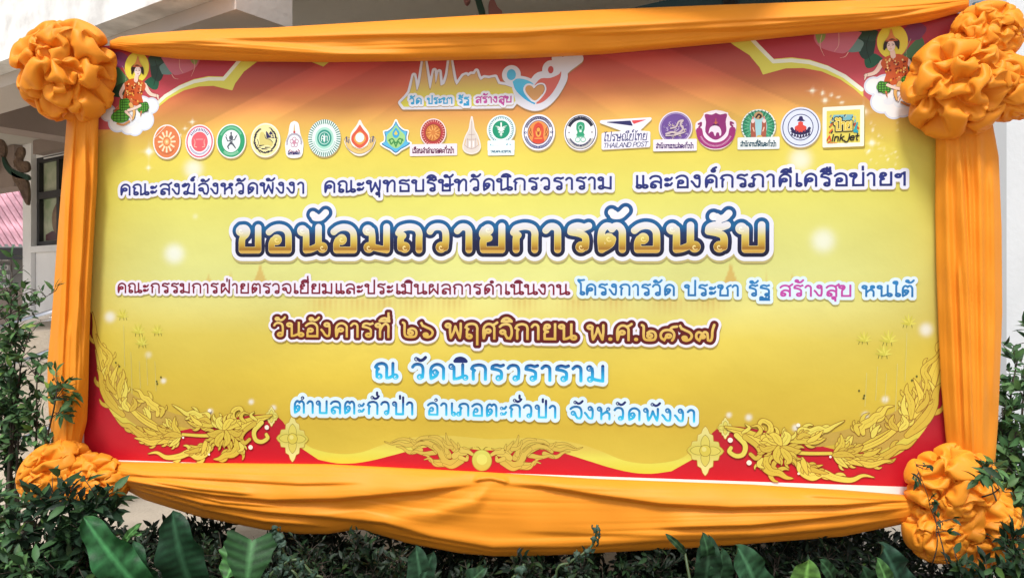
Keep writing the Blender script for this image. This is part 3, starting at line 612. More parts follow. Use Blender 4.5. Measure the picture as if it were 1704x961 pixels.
lettering([("ตำบลตะกั่วป่า", (488.5, 687.8), (691, 690.6)), ("อำเภอตะกั่วป่า", (711.5, 691), (929, 696.4)), ("จังหวัดพังงา", (948.5, 697), (1160, 703.4))], 23.6, .098, CY, [(.30, 'd2e6f6')], label='cyan lettering of the lowest line', curl=True, track=.06, h=.0017, drop='a48a38')
# ---------------------------------------------------------------- project logo at the top: temple skyline, couple forming a heart
k = Ink(.008, .0003)
skl = [(667, 171), (676, 162), (682, 154), (686, 138), (689, 126), (692, 142), (694, 152), (699, 138), (703, 112), (706, 96), (709, 112), (713, 138), (716, 150), (720, 132), (723, 118), (725, 140), (728, 128), (731, 120), (733, 143), (740, 140), (745, 124), (749, 96), (752, 112), (756, 134), (760, 142), (766, 134), (771, 127), (776, 125), (779, 128), (784, 124), (790, 124), (793, 119), (796, 128), (800, 134), (806, 130), (814, 131), (824, 129), (829, 140), (840, 142), (852, 146)]
body = PP(skl+[(858, 168), (852, 176), (672, 178)])
xs = np.array(body+PP([(970, 90)])); sd = Sdf(xs[:, 0].min()-.05, xs[:, 1].min()-.06, xs[:, 0].max()+.05, xs[:, 1].max()+.05, .002)
sd.poly(body, .05)
hl = crom(PP([(889, 139), (898, 129), (915, 127), (929, 121), (931, 110), (927, 97)]), 4); hr = crom(PP([(962, 98), (938, 117), (935, 132), (922, 155), (906, 171), (891, 176), (876, 172), (860, 162)]), 4)
for l in (hl, hr): sd.line(l, .011, .04)
sd.line(PP([(931, 108), (946, 98)]), .008, .03)
sd.ring(P(916.5, 116.5), .017, .021, .008, .03); sd.disc(P(851, 124.6), .029, .04)
bl = crom(PP([(853, 136), (862, 131), (878, 134), (888, 141), (876, 142), (872, 149), (877, 158), (887, 167), (890, 174), (873, 165), (858, 150), (853, 136)]), 4)
sd.poly(bl, .05)
y0 = sd.y0; sd.y0 -= .005; k.add(sd, .013, 'a8845a'); sd.y0 = y0; k.add(sd, .012, 'dcdde8')
k.poly(crom(PP([(890, 141), (900, 131), (916, 130), (930, 124), (934, 118), (932, 132), (920, 154), (905, 169), (892, 173), (900, 162), (907, 150), (905, 141), (897, 142), (889, 148), (890, 141)]), 3), 'd2685e')
k.poly(body, grad([(0, 'd6d24e'), (.3, 'd8c85c'), (.7, 'd4a86c')], P(700, 178)[1], P(700, 110)[1]))
k.stroke(crom(PP(skl), 2), .0009, '9a7a5c', h=.0014)
k.poly(bl, grad([(0, '2aa2d8'), (1, '5cc4e8')], P(870, 174)[1], P(870, 132)[1])); k.oval(P(851, 124.6), .020, .024, '54b8e0'); k.oval(P(916.5, 116.5), .012, .016, 'c0504e')
hs_ = crom(PP([(889, 148), (896, 142), (904, 142), (906, 150), (900, 160), (890, 168), (880, 160), (874, 150), (877, 143), (884, 143), (889, 148)]), 3)
k.poly(hs_, 'e4e2ea', grow=.008); k.poly(hs_, 'd09a62'); k.stroke(hs_[:12], .001, '7a4a3c', h=.0014)
k.build('project_logo')
lettering([("วัด", (682, 174.4), (702, 174)), ("ประชา", (711.5, 174), (753.5, 173.2)), ("รัฐ", (763, 173), (781, 172.6)), ("สร้างสุข", (791.5, 172.4), (852, 171.2), 11.5, 'c04a9e')], 11.5, .12, [(0, '2c9ad0'), (1, '46aede')], [(.40, 'e4e6f0')], label='small blue and pink lettering under the skyline logo', h=.0014, w0=.0118, drop='b08c58')
# ---------------------------------------------------------------- row of nineteen seals
def seal(px, py, rx, ry, label, rim='f0ecec', face=None, grow=3.2):
    k = Ink(.008, .00025); c = P(px, py); s = PXM*pxm(px, py)/PXM
    s = pxm(px, py); k.c, k.rx, k.ry, k.s, k.label = c, rx*s, ry*s, s, label
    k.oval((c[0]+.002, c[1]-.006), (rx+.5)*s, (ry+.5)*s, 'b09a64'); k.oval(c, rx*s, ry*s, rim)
    if face: k.oval(c, (rx-grow)*s, (ry-grow)*s, face)
    return k
def fin(k): k.build('emblem', k.label)
def rel(k, pts): return [(k.c[0]+x*k.s, k.c[1]-y*k.s) for x, y in pts]
def strip(k, text, px, py, w, hpx, col, rim='e6e4ee', rad=.085):
    st, H = text_strokes(text, (px-w/2, py), (px+w/2, py-.0), hpx, rad); sd = strokes_sdf(st, .0013, .012); draw(sd, st, .012)
    a, b = P(px-w/2, py), P(px+w/2, py-hpx)
    k.poly([(a[0]-.008, a[1]-.008), (b[0]+.008, a[1]-.008), (b[0]+.008, b[1]+.018), (a[0]-.008, b[1]+.018)], rim, grow=.004); k.add(sd, 0, col)
def shape(k, pts, col, rim=None, rg=2.2, sm=4, shadow=True):
    p = crom(rel(k, pts+pts[:1]), sm) if sm else rel(k, pts)
    if rim:
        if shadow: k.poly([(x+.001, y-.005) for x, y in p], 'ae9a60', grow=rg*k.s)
        k.poly(p, rim, grow=rg*k.s)
    k.poly(p, col)
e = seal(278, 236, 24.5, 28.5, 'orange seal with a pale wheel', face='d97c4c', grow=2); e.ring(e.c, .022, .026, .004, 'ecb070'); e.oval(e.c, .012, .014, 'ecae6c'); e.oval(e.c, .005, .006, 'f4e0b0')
for n in range(12):
    a = n*6.2832/12; e.stroke([(e.c[0]+r*math.cos(a)*.9, e.c[1]+r*math.sin(a)*1.06) for r in (.024, .036, .044)], .0032, 'f0dcb8', r1=.0046)
e.stroke(rel(e, [(-22, -6), (-2, -26)]), .0015, 'f2d8c0'); e.ring(e.c, .046, .054, .0012, 'c86a3e', 3.6, 5.6); fin(e)
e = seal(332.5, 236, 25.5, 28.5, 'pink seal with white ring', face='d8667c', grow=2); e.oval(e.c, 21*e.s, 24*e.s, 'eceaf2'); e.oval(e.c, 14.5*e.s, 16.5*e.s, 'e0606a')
e.dashes(e.c, .049, .056, 13, '2c2c7c', .55, 2.6, .17, .0019, seed=3); e.dashes(e.c, .049, .056, 22, '3a4a94', 3.5, 5.95, .13, .0013, seed=5)
for sx in (-1, 1): e.stroke(crom(rel(e, [(sx*9, 6), (sx*8, 0), (sx*10, -5)]), 3), .0032, 'f0a8a0', r1=.001); e.stroke(rel(e, [(sx*5, 9), (sx*9, 8)]), .002, 'f2b8a8')
e.stroke(rel(e, [(-6, -4), (6, -4)]), .002, 'f0a0a0'); fin(e)
e = seal(385, 235, 26, 28.5, 'green ring seal with a grey guardian', face='2c9c6c', grow=2); e.oval(e.c, 16*e.s, 18.5*e.s, 'e4ecf4'); e.dashes(e.c, .054, .062, 24, '8ed0ae', .5, 2.7, .14, .0013); e.dashes(e.c, .054, .060, 14, 'a0d8b8', 4.0, 5.4, .16, .0015)
for pts, r in [([(0, -14), (0, -6)], .004), ([(0, -6), (0, 4)], .010), ([(-9, -7), (-6, 0), (0, -1)], .0028), ([(9, -8), (6, -2), (0, -2)], .0028), ([(-2, 4), (-6, 9), (-4, 13)], .004), ([(2, 4), (6, 9), (8, 12)], .004), ([(-8, -9), (-10, -12)], .0018), ([(9, -8), (11, -11)], .0016)]: e.stroke(rel(e, pts), r, '4c5260', r1=r*.5)
for pts in ([(-3, -3), (3, 1)], [(-2, 2), (3, -2)]): e.stroke(rel(e, pts), .0012, 'a8aeb8')
fin(e)
e = seal(442, 233.5, 26, 28.5, 'cream seal with a dark blue mythical lion', rim='efecd8', face='e8e0a4', grow=2.4)
sd = Sdf(e.c[0]-.08, e.c[1]-.08, e.c[0]+.08, e.c[1]+.08, .0015); rnd = random.Random(2)
for n in range(34):
    a = n/34*6.2832; r0 = 17.5+rnd.random()*1.5; b = a+.22+rnd.random()*.12; r1 = r0+(-1.5+rnd.random()*4)
    if 1.05 < a < 2.0: continue
    sd.line(crom(rel(e, [(r0*math.cos(a), -r0*math.sin(a)*1.08), ((r0+1.4)*math.cos((a+b)/2), -(r0+1.4)*math.sin((a+b)/2)*1.08), (r1*math.cos(b), -r1*math.sin(b)*1.08)]), 3), .0032, .01, .0012)
e.add(sd, 0, '1c1c34')
shape(e, [(-11, -3), (-9, -12), (-5, -14), (-1, -10), (1, -3), (8, -1), (13, 4), (11, 10), (4, 8), (-6, 9), (-13, 11), (-10, 5)], 'd4c878', shadow=False); e.stroke(crom(rel(e, [(-14, -2), (-12, 5), (-15, 11), (-8, 12)]), 4), .0014, '1c1c34'); e.stroke(crom(rel(e, [(-1, -9), (1, -3), (8, -1), (13, 4)]), 4), .0014, '1c1c34')
shape(e, [(2, -3), (1, -15), (6, -11), (9, -15), (13, -10), (15, -3), (9, -4)], '2a2858', shadow=False); e.stroke(crom(rel(e, [(5, -12), (8, -8), (12, -9), (10, -5), (14, -6)]), 4), .0016, 'e0d8a0')
for pts in ([(-10, 9), (-2, 8)], [(0, 12), (9, 12)], [(-6, 14), (4, 15)]): e.stroke(rel(e, pts), .003, '1c1c34', r1=.001)
fin(e)
e = Ink(.008, .00025); e.c = P(490, 233); e.s = pxm(490, 233); e.label = 'tall pale badge with a purple flower'
shape(e, [(0, -30), (6, -26), (9, -10), (14, 4), (14, 14), (10, 27), (-10, 27), (-14, 14), (-14, 4), (-9, -10), (-6, -26)], 'eae8f4', 'eef0f4', 1.5)
e.stroke(rel(e, [(0, -26), (0, -14)]), .0010, 'c8b070', r1=.004); e.oval(e.c[0:1]+(e.c[1]+13*e.s,), .005, .006, 'c23a3a')
for a in range(5): e.ring((e.c[0]+math.cos(a*1.2566+1.57)*.012, e.c[1]-4*e.s+math.sin(a*1.2566+1.57)*.014), .008, .009, .0011, 'a05878')
e.oval((e.c[0], e.c[1]-4*e.s), .008, .009, 'c88aa2'); e.dashes((e.c[0], e.c[1]-4*e.s), .034, .038, 26, '2a2a66', -.3, 3.44, .2, .0012); e.dashes((e.c[0], e.c[1]-10*e.s), .030, .030, 6, 'a03a5a', 3.7, 5.7, .3, .002)
st, H = text_strokes("จังหวัดพังงา", (479.5, 258), (500, 257.6), 5, .10); sd = strokes_sdf(st, .0011, .006); draw(sd, st, .006); e.add(sd, 0, '2a2a66'); fin(e)
e = seal(540, 230, 28, 31, 'pale seal with a wreath of green leaves', rim='e2f2ee'); e.dashes(e.c, 24.5*e.s, 27.5*e.s, 44, '1c7468', ln=.23, r=.0021, jit=.2); e.oval(e.c, 16*e.s, 18*e.s, 'a8dccc'); e.oval(e.c, 12.5*e.s, 14*e.s, '2a9484'); e.ring(e.c, 9*e.s, 10*e.s, .0015, 'd0ece4')
for pts in ([(-5, 5), (-5, -2), (-3, -5), (-1, -2), (-1, 5)], [(-5, 1), (-1, 1)], [(1, 5), (1, -3), (5, -3), (5, 5)], [(0, -7), (0, 7)]): e.stroke(rel(e, pts), .0016, 'e4f4ee')
e.dashes(e.c, 19*e.s, 21*e.s, 26, '5aa898', 3.4, 6.0, .12, .001); fin(e)
e = Ink(.008, .00025); e.c = P(599, 232); e.s = pxm(599, 232); e.label = 'red flame-shaped badge with ribbon'
sh = [(0, -31), (5, -22), (14, -10), (16, 0), (24, -2), (25, 4), (20, 14), (10, 23), (0, 26), (-10, 23), (-20, 14), (-25, 4), (-24, -2), (-16, 0), (-14, -10), (-5, -22)]
shape(e, sh, 'f0eae4', 'f0eae8', 1.5)
shape(e, [(0, -25), (6, -16), (14, -6), (13, 5), (0, 15), (-13, 5), (-14, -6), (-6, -16)], 'd65a42', shadow=False); shape(e, [(0, -14), (7, -8), (10, 1), (0, 9), (-10, 1), (-7, -8)], 'e8a24c', shadow=False); e.oval(e.c[0:1]+(e.c[1]+3*e.s,), 7.5*e.s, 8*e.s, 'd8ecf6')
e.stroke(crom(rel(e, [(-22, 0), (-17, 12), (-8, 18), (0, 20), (8, 18), (17, 12), (22, 0)]), 4), .0105, 'e2c074', rim=.0014, rimcol='3a3a5a'); e.stroke(crom(rel(e, [(-14, 12), (0, 19), (14, 12)]), 4), .001, 'a07a3a')
for sx in (-1, 1): e.stroke(rel(e, [(sx*22, 4), (sx*23, -4)]), .003, '3a4a7a'); e.stroke(rel(e, [(sx*19, 6), (sx*19, 0)]), .002, '3a4a7a')
fin(e)
e = Ink(.008, .00025); e.c = P(659, 230); e.s = pxm(659, 230); e.label = 'blue pointed badge with green monogram'
sh = [(0, -29), (5, -19), (14, -12), (20, -11), (18, -3), (19, 6), (25, 9), (16, 15), (8, 19), (0, 25), (-8, 19), (-16, 15), (-25, 9), (-19, 6), (-18, -3), (-20, -11), (-14, -12), (-5, -19)]
shape(e, sh, '2c5a9c', 'eaf2ee', 2.4, 2); shape(e, [(x*.93, y*.93) for x, y in sh], '58b4dc', sm=2, shadow=False); shape(e, [(0, -22), (8, -12), (15, -5), (15, 5), (8, 13), (0, 17), (-8, 13), (-15, 5), (-15, -5), (-8, -12)], '9ccf86', shadow=False)
shape(e, [(0, -18), (6, -9), (4, -2), (0, 0), (-4, -2), (-6, -9)], '3aa0d4', shadow=False); shape(e, [(0, -13), (3, -7), (0, -5), (-3, -7)], 'd8c85c', shadow=False)
for pts in ([(-11, 2), (-8, 10), (-4, 6), (0, 14)], [(11, 2), (8, 10), (4, 6), (0, 14)], [(-12, 4), (-6, 1), (0, 8), (6, 1), (12, 4)]): e.stroke(crom(rel(e, pts), 4), .0028, '3c8a4a'); 
fin(e)
e = seal(721, 221, 22, 23.5, 'red seal with gold figure above a line of lettering', rim='eedfe2', face='b43c40', grow=1.6); e.ring(e.c, 19*e.s, 20.5*e.s, .0012, '6a1418'); e.dashes(e.c, 18*e.s, 19.5*e.s, 30, 'e8b0a0', ln=.14, r=.0014); e.oval(e.c, 13.5*e.s, 14.5*e.s, '7a2018'); e.oval(e.c, 12.5*e.s, 13.5*e.s, 'd0823e')
e.dashes(e.c, 11*e.s, 12*e.s, 14, '9a4a20', ln=.7, r=.0012, jit=1.4, seed=9); e.dashes(e.c, 7*e.s, 8*e.s, 9, 'ecb466', ln=.8, r=.0016, jit=1.2, seed=4)
strip(e, "เรือนจำอำเภอตะกั่วป่า", 721.5, 255.5, 70, 8.2, '5a1844', 'ecdfe8', .10); fin(e)
e = Ink(.008, .00025); e.c = P(785, 228); e.s = pxm(785, 228); e.label = 'pale bell-shaped stupa badge'
shape(e, [(0, -33), (2.2, -22), (4, -12), (10, 0), (14, 16), (10, 24), (0, 27), (-10, 24), (-14, 16), (-10, 0), (-4, -12), (-2.2, -22)], 'd8cec6', 'e6e2de', 1.6)
for pts in ([(0, -26), (0, 20)], [(-7, 2), (-7, 18)], [(7, 2), (7, 18)], [(-11, 14), (-4, 19), (4, 19), (11, 14)], [(-8, 4), (8, 4)], [(-5, -4), (5, -4)]): e.stroke(crom(rel(e, pts), 3), .0012, 'b49a98')
for sx in (-1, 1): e.stroke(rel(e, [(sx*10, 4), (sx*12, 14)]), .0014, 'd8b078')
e.stroke(rel(e, [(-3, 8), (-3, 16)]), .003, 'eceaf0'); e.stroke(rel(e, [(3, 8), (3, 16)]), .003, 'eceaf0'); fin(e)
e = seal(834, 216, 24, 24.5, 'green health seal with winged staff', rim='e0f0f0'); e.ring(e.c, 20.5*e.s, 21.5*e.s, .0012, '2a8aa0'); e.dashes(e.c, 19*e.s, 20*e.s, 40, '1c5c7c', ln=.15, r=.0013); e.oval(e.c, 14.5*e.s, 15.2*e.s, '12906c')
e.stroke(rel(e, [(0, -11), (0, 11)]), .0035, 'eef8f2', r1=.0015)
for sx in (-1, 1):
    for dy in (0, 2.4, 4.8): e.stroke(crom(rel(e, [(0, -2+dy*.8), (sx*5, -5+dy), (sx*(10-dy), -6+dy*1.3)]), 3), .0032, 'e4f4ee', r1=.0008)
    e.stroke(crom(rel(e, [(0, 2), (sx*4, 4), (0, 7), (sx*2, 9)]), 3), .0016, 'd8eee6')
st = 'โรงพยาบาลตะกั่วป่า'; strip(e, st, 834, 247, 36, 5.2, '2a8ab0', 'dff0f2', .10); strip(e, 'TAKUAPA HOSPITAL', 834, 254.5, 35, 4.4, '1c5a7c', 'dff0f2', .10); fin(e)
e = seal(896, 220.5, 27.5, 30, 'white and navy seal with orange throne emblem', rim='ebe9f2'); e.ring(e.c, 24*e.s, 26.5*e.s, .0017, '24306c'); e.dashes(e.c, 21.5*e.s, 24*e.s, 34, '2c2c60', .35, 2.8, .15, .0014); e.dashes(e.c, 21.5*e.s, 24*e.s, 40, '2c3c80', 3.4, 6.0, .12, .0012)
for sx in (-1, 1): e.ring((e.c[0]+sx*21.5*e.s, e.c[1]), .004, .004, .0012, '24306c')
e.oval(e.c, 18.2*e.s, 20*e.s, '24306c'); e.oval(e.c, 17.2*e.s, 19*e.s, 'e0914c'); shape(e, [(0, -17), (6, -13), (9, -4), (8, 6), (10, 15), (4, 18), (-4, 18), (-10, 15), (-8, 6), (-9, -4), (-6, -13)], 'd24a34', shadow=False); e.oval(e.c, .012, .020, 'e8a44c'); e.ring((e.c[0], e.c[1]+.012), .009, .012, .0014, 'b83a28'); e.oval((e.c[0], e.c[1]-.004), .005, .008, '9a3020')
for sx in (-1, 1):
    for pts in ([(sx*14, -8), (sx*12, 0), (sx*15, 7)], [(sx*12, -6), (sx*15, 0), (sx*11, 6)]): e.stroke(crom(rel(e, pts), 3), .0013, '8a4a20')
e.stroke(rel(e, [(-6, 10), (6, 10)]), .002, 'e8a44c'); fin(e)
e = seal(966, 220.5, 27.5, 30, 'white and navy seal with green bust emblem', rim='ebebf2'); e.ring(e.c, 25*e.s, 27.5*e.s, .0017, '1c2450'); e.dashes(e.c, 21*e.s, 23.5*e.s, 32, '1c2038', .45, 2.7, .2, .0018); e.dashes(e.c, 20*e.s, 22.5*e.s, 26, '1c2450', 3.6, 5.8, .17, .0016); e.dashes(e.c, 22.5*e.s, 25.5*e.s, 30, 'c8c4c0', 3.5, 5.9, .1, .002)
shape(e, [(0, -18), (6, -15), (7, -6), (5, 0), (7, 5), (0, 7), (-7, 5), (-5, 0), (-7, -6), (-6, -15)], '2c9c72', shadow=False); e.ring((e.c[0], e.c[1]+8*e.s), .008, .010, .0014, 'a8dcc4'); e.oval((e.c[0], e.c[1]+9*e.s), .004, .005, '145a40'); e.oval((e.c[0], e.c[1]+2*e.s), .006, .005, 'd8f0e4')
for sx in (-1, 1): e.ring((e.c[0]+sx*4.5*e.s, e.c[1]-12*e.s), .010, .010, .0018, '8cc8b4'); e.oval((e.c[0]+sx*19*e.s, e.c[1]), .0028, .0034, '1c2038')
e.stroke(rel(e, [(-6, 7), (6, 7)]), .0022, '6ab89a'); fin(e)
# post office badge
e = Ink(.008, .00025); e.c = P(1041, 212); e.s = pxm(1041, 212); e.label = 'winged envelope post office badge, navy and red'
shape(e, [(-40, -10), (40, -13), (18, 8), (38, 10), (38, 31), (-37, 34), (-37, 11), (6, 8)], 'e4e4f2', 'e6e5f0', 2.6, 0)
shape(e, [(-37, -9.5), (8, -11), (12, -2)], '24245c', sm=0, shadow=False); shape(e, [(9.5, -11), (35, -12.2), (13.5, -5)], 'd84a52', sm=0, shadow=False)
st, H = text_strokes("ไปรษณีย์ไทย", (1004, 236), (1077, 233.5), 12.5, .06, slant=.12); sd = strokes_sdf(st, .0013, .01); draw(sd, st, .01); e.add(sd, 0, '2a2c70')
st, H = text_strokes("THAILAND POST", (1004, 246.6), (1078, 244), 8.4, .07, slant=.22); sd = strokes_sdf(st, .0012, .01); draw(sd, st, .01); e.add(sd, 0, '2a2c70'); fin(e)
e = seal(1124, 213, 27.5, 27.5, 'violet seal with a swirling silver beast', rim='dcd4e4', face='6a4a94', grow=2); e.ring(e.c, 24*e.s, 24*e.s, .0014, 'a894c0'); rnd = random.Random(12)
for n in range(42):
    a, r = rnd.random()*6.2832, rnd.random()*20; x, y = r*math.cos(a), r*math.sin(a); b = rnd.random()*6.28; e.stroke(crom(rel(e, [(x, y), (x+3*math.cos(b), y+3*math.sin(b)), (x+4*math.cos(b+1), y+4*math.sin(b+1))]), 3), .0014, ['c0b0d0', '9a86b4', 'd0c0b0'][n % 3], r1=.0008, h=.0014)
e.stroke(crom(rel(e, [(-15, 10), (-6, 7), (4, 9), (12, 2), (8, -6), (12, -12), (5, -10), (1, -2), (-8, 1)]), 4), .0045, 'c4b4b8', r1=.003); e.stroke(crom(rel(e, [(-16, 13), (0, 12), (14, 8)]), 4), .0022, 'cbbcc0')
strip(e, "สำนักงานขนส่งตะกั่วป่า", 1123, 247.6, 63, 7.6, '4a2a6c', 'e6e0ea', .09); fin(e)
e = Ink(.008, .00025); e.c = P(1191, 215); e.s = pxm(1191, 215); e.label = 'magenta shield seal with a white elephant and ribbon'
shape(e, [(0, -31), (16, -27), (24, -16), (32, -10), (31, 6), (24, 22), (12, 31), (0, 33), (-12, 31), (-24, 22), (-31, 6), (-32, -10), (-24, -16), (-16, -27)], 'eee2ee', 'f0e6f0', .8)
e.stroke(crom(rel(e, [(-27, 2), (-24, 14), (-14, 24), (0, 27.5), (14, 24), (24, 14), (27, 2)]), 4), .0135, '9c2c74'); e.dashes((e.c[0], e.c[1]-2*e.s), 26*e.s, 26*e.s, 30, 'd8a8c8', 3.5, 5.9, .10, .0012)
for sx in (-1, 1): e.stroke(rel(e, [(sx*27, -4), (sx*24, -7), (sx*24, -11), (sx*28, -9)]), .004, '8a2464')
sh = [(0, -27), (7, -24), (18, -25), (16, -12), (17, 4), (9, 14), (0, 18), (-9, 14), (-17, 4), (-16, -12), (-18, -25), (-7, -24)]
shape(e, [(x*1.1, y*1.08) for x, y in sh], 'f0e4f0', sm=3, shadow=False); shape(e, sh, '8e2a72', sm=3, shadow=False)
shape(e, [(-11, 3), (-9, -3), (-2, -6), (6, -3), (9, 5), (8, 11), (6, 11), (5, 6), (1, 6), (0, 11), (-2, 11), (-4, 5), (-8, 4), (-12, 8)], 'ecdcec', sm=2, shadow=False); e.stroke(rel(e, [(0, -8), (0, -18)]), .003, 'c8703c', r1=.0008); e.stroke(rel(e, [(-4, -7), (4, -7)]), .003, '5a1a4c'); e.stroke(rel(e, [(-3, -11), (3, -11)]), .0016, 'c8703c'); fin(e)
e = seal(1262, 210.5, 28, 28.5, 'green land office seal with two gardeners', rim='e2ece6', face='2f8c6c', grow=2.2); e.oval(e.c, 24*e.s, 24.5*e.s, '3a9a72'); e.oval((e.c[0], e.c[1]-.002), 14*e.s, 18*e.s, 'a4d2dc')
e.dashes(e.c, 23*e.s, 23*e.s, 30, '1c6448', ln=.3, r=.0018, jit=1.2, seed=2); e.dashes(e.c, 19*e.s, 20*e.s, 22, '7cc49c', ln=.3, r=.0014, jit=1.2, seed=8)
for sx in (-1, 1): e.stroke(crom(rel(e, [(sx*9, -8), (sx*9, 2), (sx*8, 16)]), 3), .0085, 'a85a44', r1=.0105); e.oval((e.c[0]+sx*9*e.s, e.c[1]+9*e.s), .0075, .009, 'f0d4d4'); e.stroke(rel(e, [(sx*9, -14), (sx*9, -17)]), .004, 'd87c88', r1=.001); e.stroke(rel(e, [(sx*9, 2), (sx*7, 8)]), .0025, 'e8c0a8')
e.oval((e.c[0], e.c[1]+18*e.s), .018, .016, 'c0986c'); e.stroke(crom(rel(e, [(-4, -15), (0, -20), (4, -17), (2, -14)]), 3), .0035, '2a1c1c'); e.oval((e.c[0]+.004, e.c[1]-18*e.s), .012, .009, 'd4b458')
strip(e, "สำนักงานที่ดินตะกั่วป่า", 1262, 244.4, 60, 7.8, '1c4a5c', 'e4ecec', .09); fin(e)
e = seal(1332, 212, 32, 33.5, 'pale blue ringed seal with a red figure above a crowd', rim='dfe4f2', face='d4dcf0', grow=1.5); e.ring(e.c, 28.5*e.s, 30*e.s, .0017, '24306c'); e.ring(e.c, 20*e.s, 21.5*e.s, .0016, '24306c')
e.stroke(crom(rel(e, [(-14, 2), (-10, 8), (0, 10), (10, 8), (14, 2)]), 4), .006, '2a2050')
shape(e, [(0, -10), (4, -8), (4, -4), (9, -1), (9, 5), (5, 8), (-5, 8), (-9, 5), (-9, -1), (-4, -4), (-4, -8)], 'd6483c', shadow=False); e.ring(e.c[0:1]+(e.c[1]-2*e.s,), .020, .018, .0012, '2a2050', 3.3, 6.1); shape(e, [(-7, -11), (-3, -14), (-2, -18), (3, -18), (4, -13), (8, -11), (2, -10)], '2a2058', sm=2, shadow=False)
for n in range(7):
    x = -13.5+n*4.5; y = 12-abs(n-3)*1.5; e.oval((e.c[0]+x*e.s, e.c[1]-(y-3.4)*e.s), .0034, .0036, '2a2050'); e.stroke(rel(e, [(x, y-2), (x, y+2), (x-1.2, y+6)]), .0024, '2a2050'); e.stroke(rel(e, [(x, y+2), (x+1.2, y+6)]), .002, '2a2050'); e.stroke(rel(e, [(x-2.3, y-.5), (x+2.3, y-.5)]), .0016, '2a2050')
fin(e)
e = Ink(.008, .00025); e.c = P(1403, 211); e.s = pxm(1403, 211); e.label = 'square yellow sign maker badge'
sq = [(-31, -31), (31, -33), (31, 31), (-31, 32)]; k_ = rel(e, sq); e.poly([(x+.003, y-.007) for x, y in k_], 'a8923c', grow=.006); e.poly(k_, 'f0f0dc', grow=.005); e.poly([(e.c[0]+(x-e.c[0])*.86, e.c[1]+(y-e.c[1])*.86) for x, y in k_], 'dccf5c')
rnd = random.Random(5)
shape(e, [(-16, -20), (16, -20), (14, -11), (-17, -10)], '78b4c0', sm=0, shadow=False)
for n in range(26): x, y = -20+rnd.random()*40, -20+rnd.random()*16; e.stroke(rel(e, [(x, y), (x+rnd.random()*4-2, y+2.4)]), .0022, ['3a3a4a', '5ab4d0', '8a8a98', 'b0c8c0', '3a5a6a'][n % 5])
for n in range(14):
    s_ = 1 if n % 2 else -1; x, y = s_*(17+rnd.random()*5), -8+rnd.random()*16; e.stroke(rel(e, [(x, y), (x+s_*2, y+3)]), .0026, ['d8602c', '2c9ab0', '3a3a3a', 'c83a2a'][n % 4])
e.stroke(rel(e, [(18, 8), (22, -6)]), .006, '2ca0b0', r1=.003)
st, H = text_strokes("ป้าย", (1389, 218), (1417, 217), 15, .10); sd = strokes_sdf(st, .0013, .02); draw(sd, st, .02); e.add(sd, .0055, '2c2a1c'); e.add(sd, .0018, 'e8dc8c'); e.add(sd, -.0006, 'd8b83c')
st, H = text_strokes("InkJet", (1383, 236), (1428, 234), 12.5, .095, slant=.2); sd = strokes_sdf(st, .0013, .01); draw(sd, st, .01); e.add(sd, 0, '1c1c1c'); e.stroke(rel(e, [(-26, 22), (-22, 15), (-20, 23), (-25, 26), (-10, 27)]), .0028, 'd8502c', r1=.001); fin(e)
# ---------------------------------------------------------------- ground, buildings
def F(s, n, z):
    "temple hall frame: s along its front wall (to the right and nearer), n out of the wall, z up"
    return Vector((-5.65+.826*s-.563*n, 9-.563*s-.826*n, z))
FS, FN, FZ = Vector((.826, -.563, 0)), Vector((-.563, -.826, 0)), Vector((0, 0, 1))
def fbox(mb, s0, s1, n0, n1, z0, z1): return mb.box(F(s0, n0, z0), FS*(s1-s0), FN*(n1-n0), FZ*(z1-z0))
M_conc = material('pale_concrete', 'b9ad9c', rough=.85, noise=.22, nscale=1.6, bump=.01, bscale=30)
M_soil = material('dark_soil', (.035, .026, .018), rough=.95, noise=.5, nscale=9, bump=.05, bscale=12)
M_white = material('white_paint', (.92, .93, .95), rough=.7, noise=.10, nscale=2.5, bump=.003, bscale=14)
M_fascia = material('weathered_white_paint', (.88, .88, .87), rough=.75, base2=(.58, .58, .57), nscale=7, bump=.006, bscale=9)
M_beam = material('beige_paint', (.56, .51, .47), rough=.75, noise=.08, nscale=2, bump=.002, bscale=25)
M_soff = material('grey_soffit', (.56, .54, .50), rough=.8, noise=.10, nscale=1.2, bump=.002, bscale=30)
M_brown = material('brown_trim', (.34, .27, .24), rough=.7, noise=.15, nscale=3)
M_black = material('dark_metal', (.02, .02, .024), rough=.45)
M_glass = material('dark_glass', (.018, .03, .03), rough=.12, spec=.6)
M_wall2 = material('grey_render', (.30, .30, .30), rough=.85, noise=.15, nscale=3)
M_plinth = material('cream_paint', (.62, .57, .50), rough=.8, noise=.12, nscale=2)
M_steel = material('polished_steel', (.62, .62, .64), rough=.16, metal=1)
g = MB(); g.grid([[(x, y, 0) for x in np.linspace(-400, 400, 9)] for y in np.linspace(-60, 900, 9)]); tag(g.build('ground', M_conc), kind='structure')
g = MB(); g.grid([[(x, y+.1*math.sin(x*1.7), .02+.03*math.sin(x*2.3)*math.sin(y*3)) for x in np.linspace(-3.4, 3.4, 60)] for y in np.linspace(1.6, 3.95, 14)]); tag(g.build('planting_bed', M_soil, smooth=True), kind='structure')
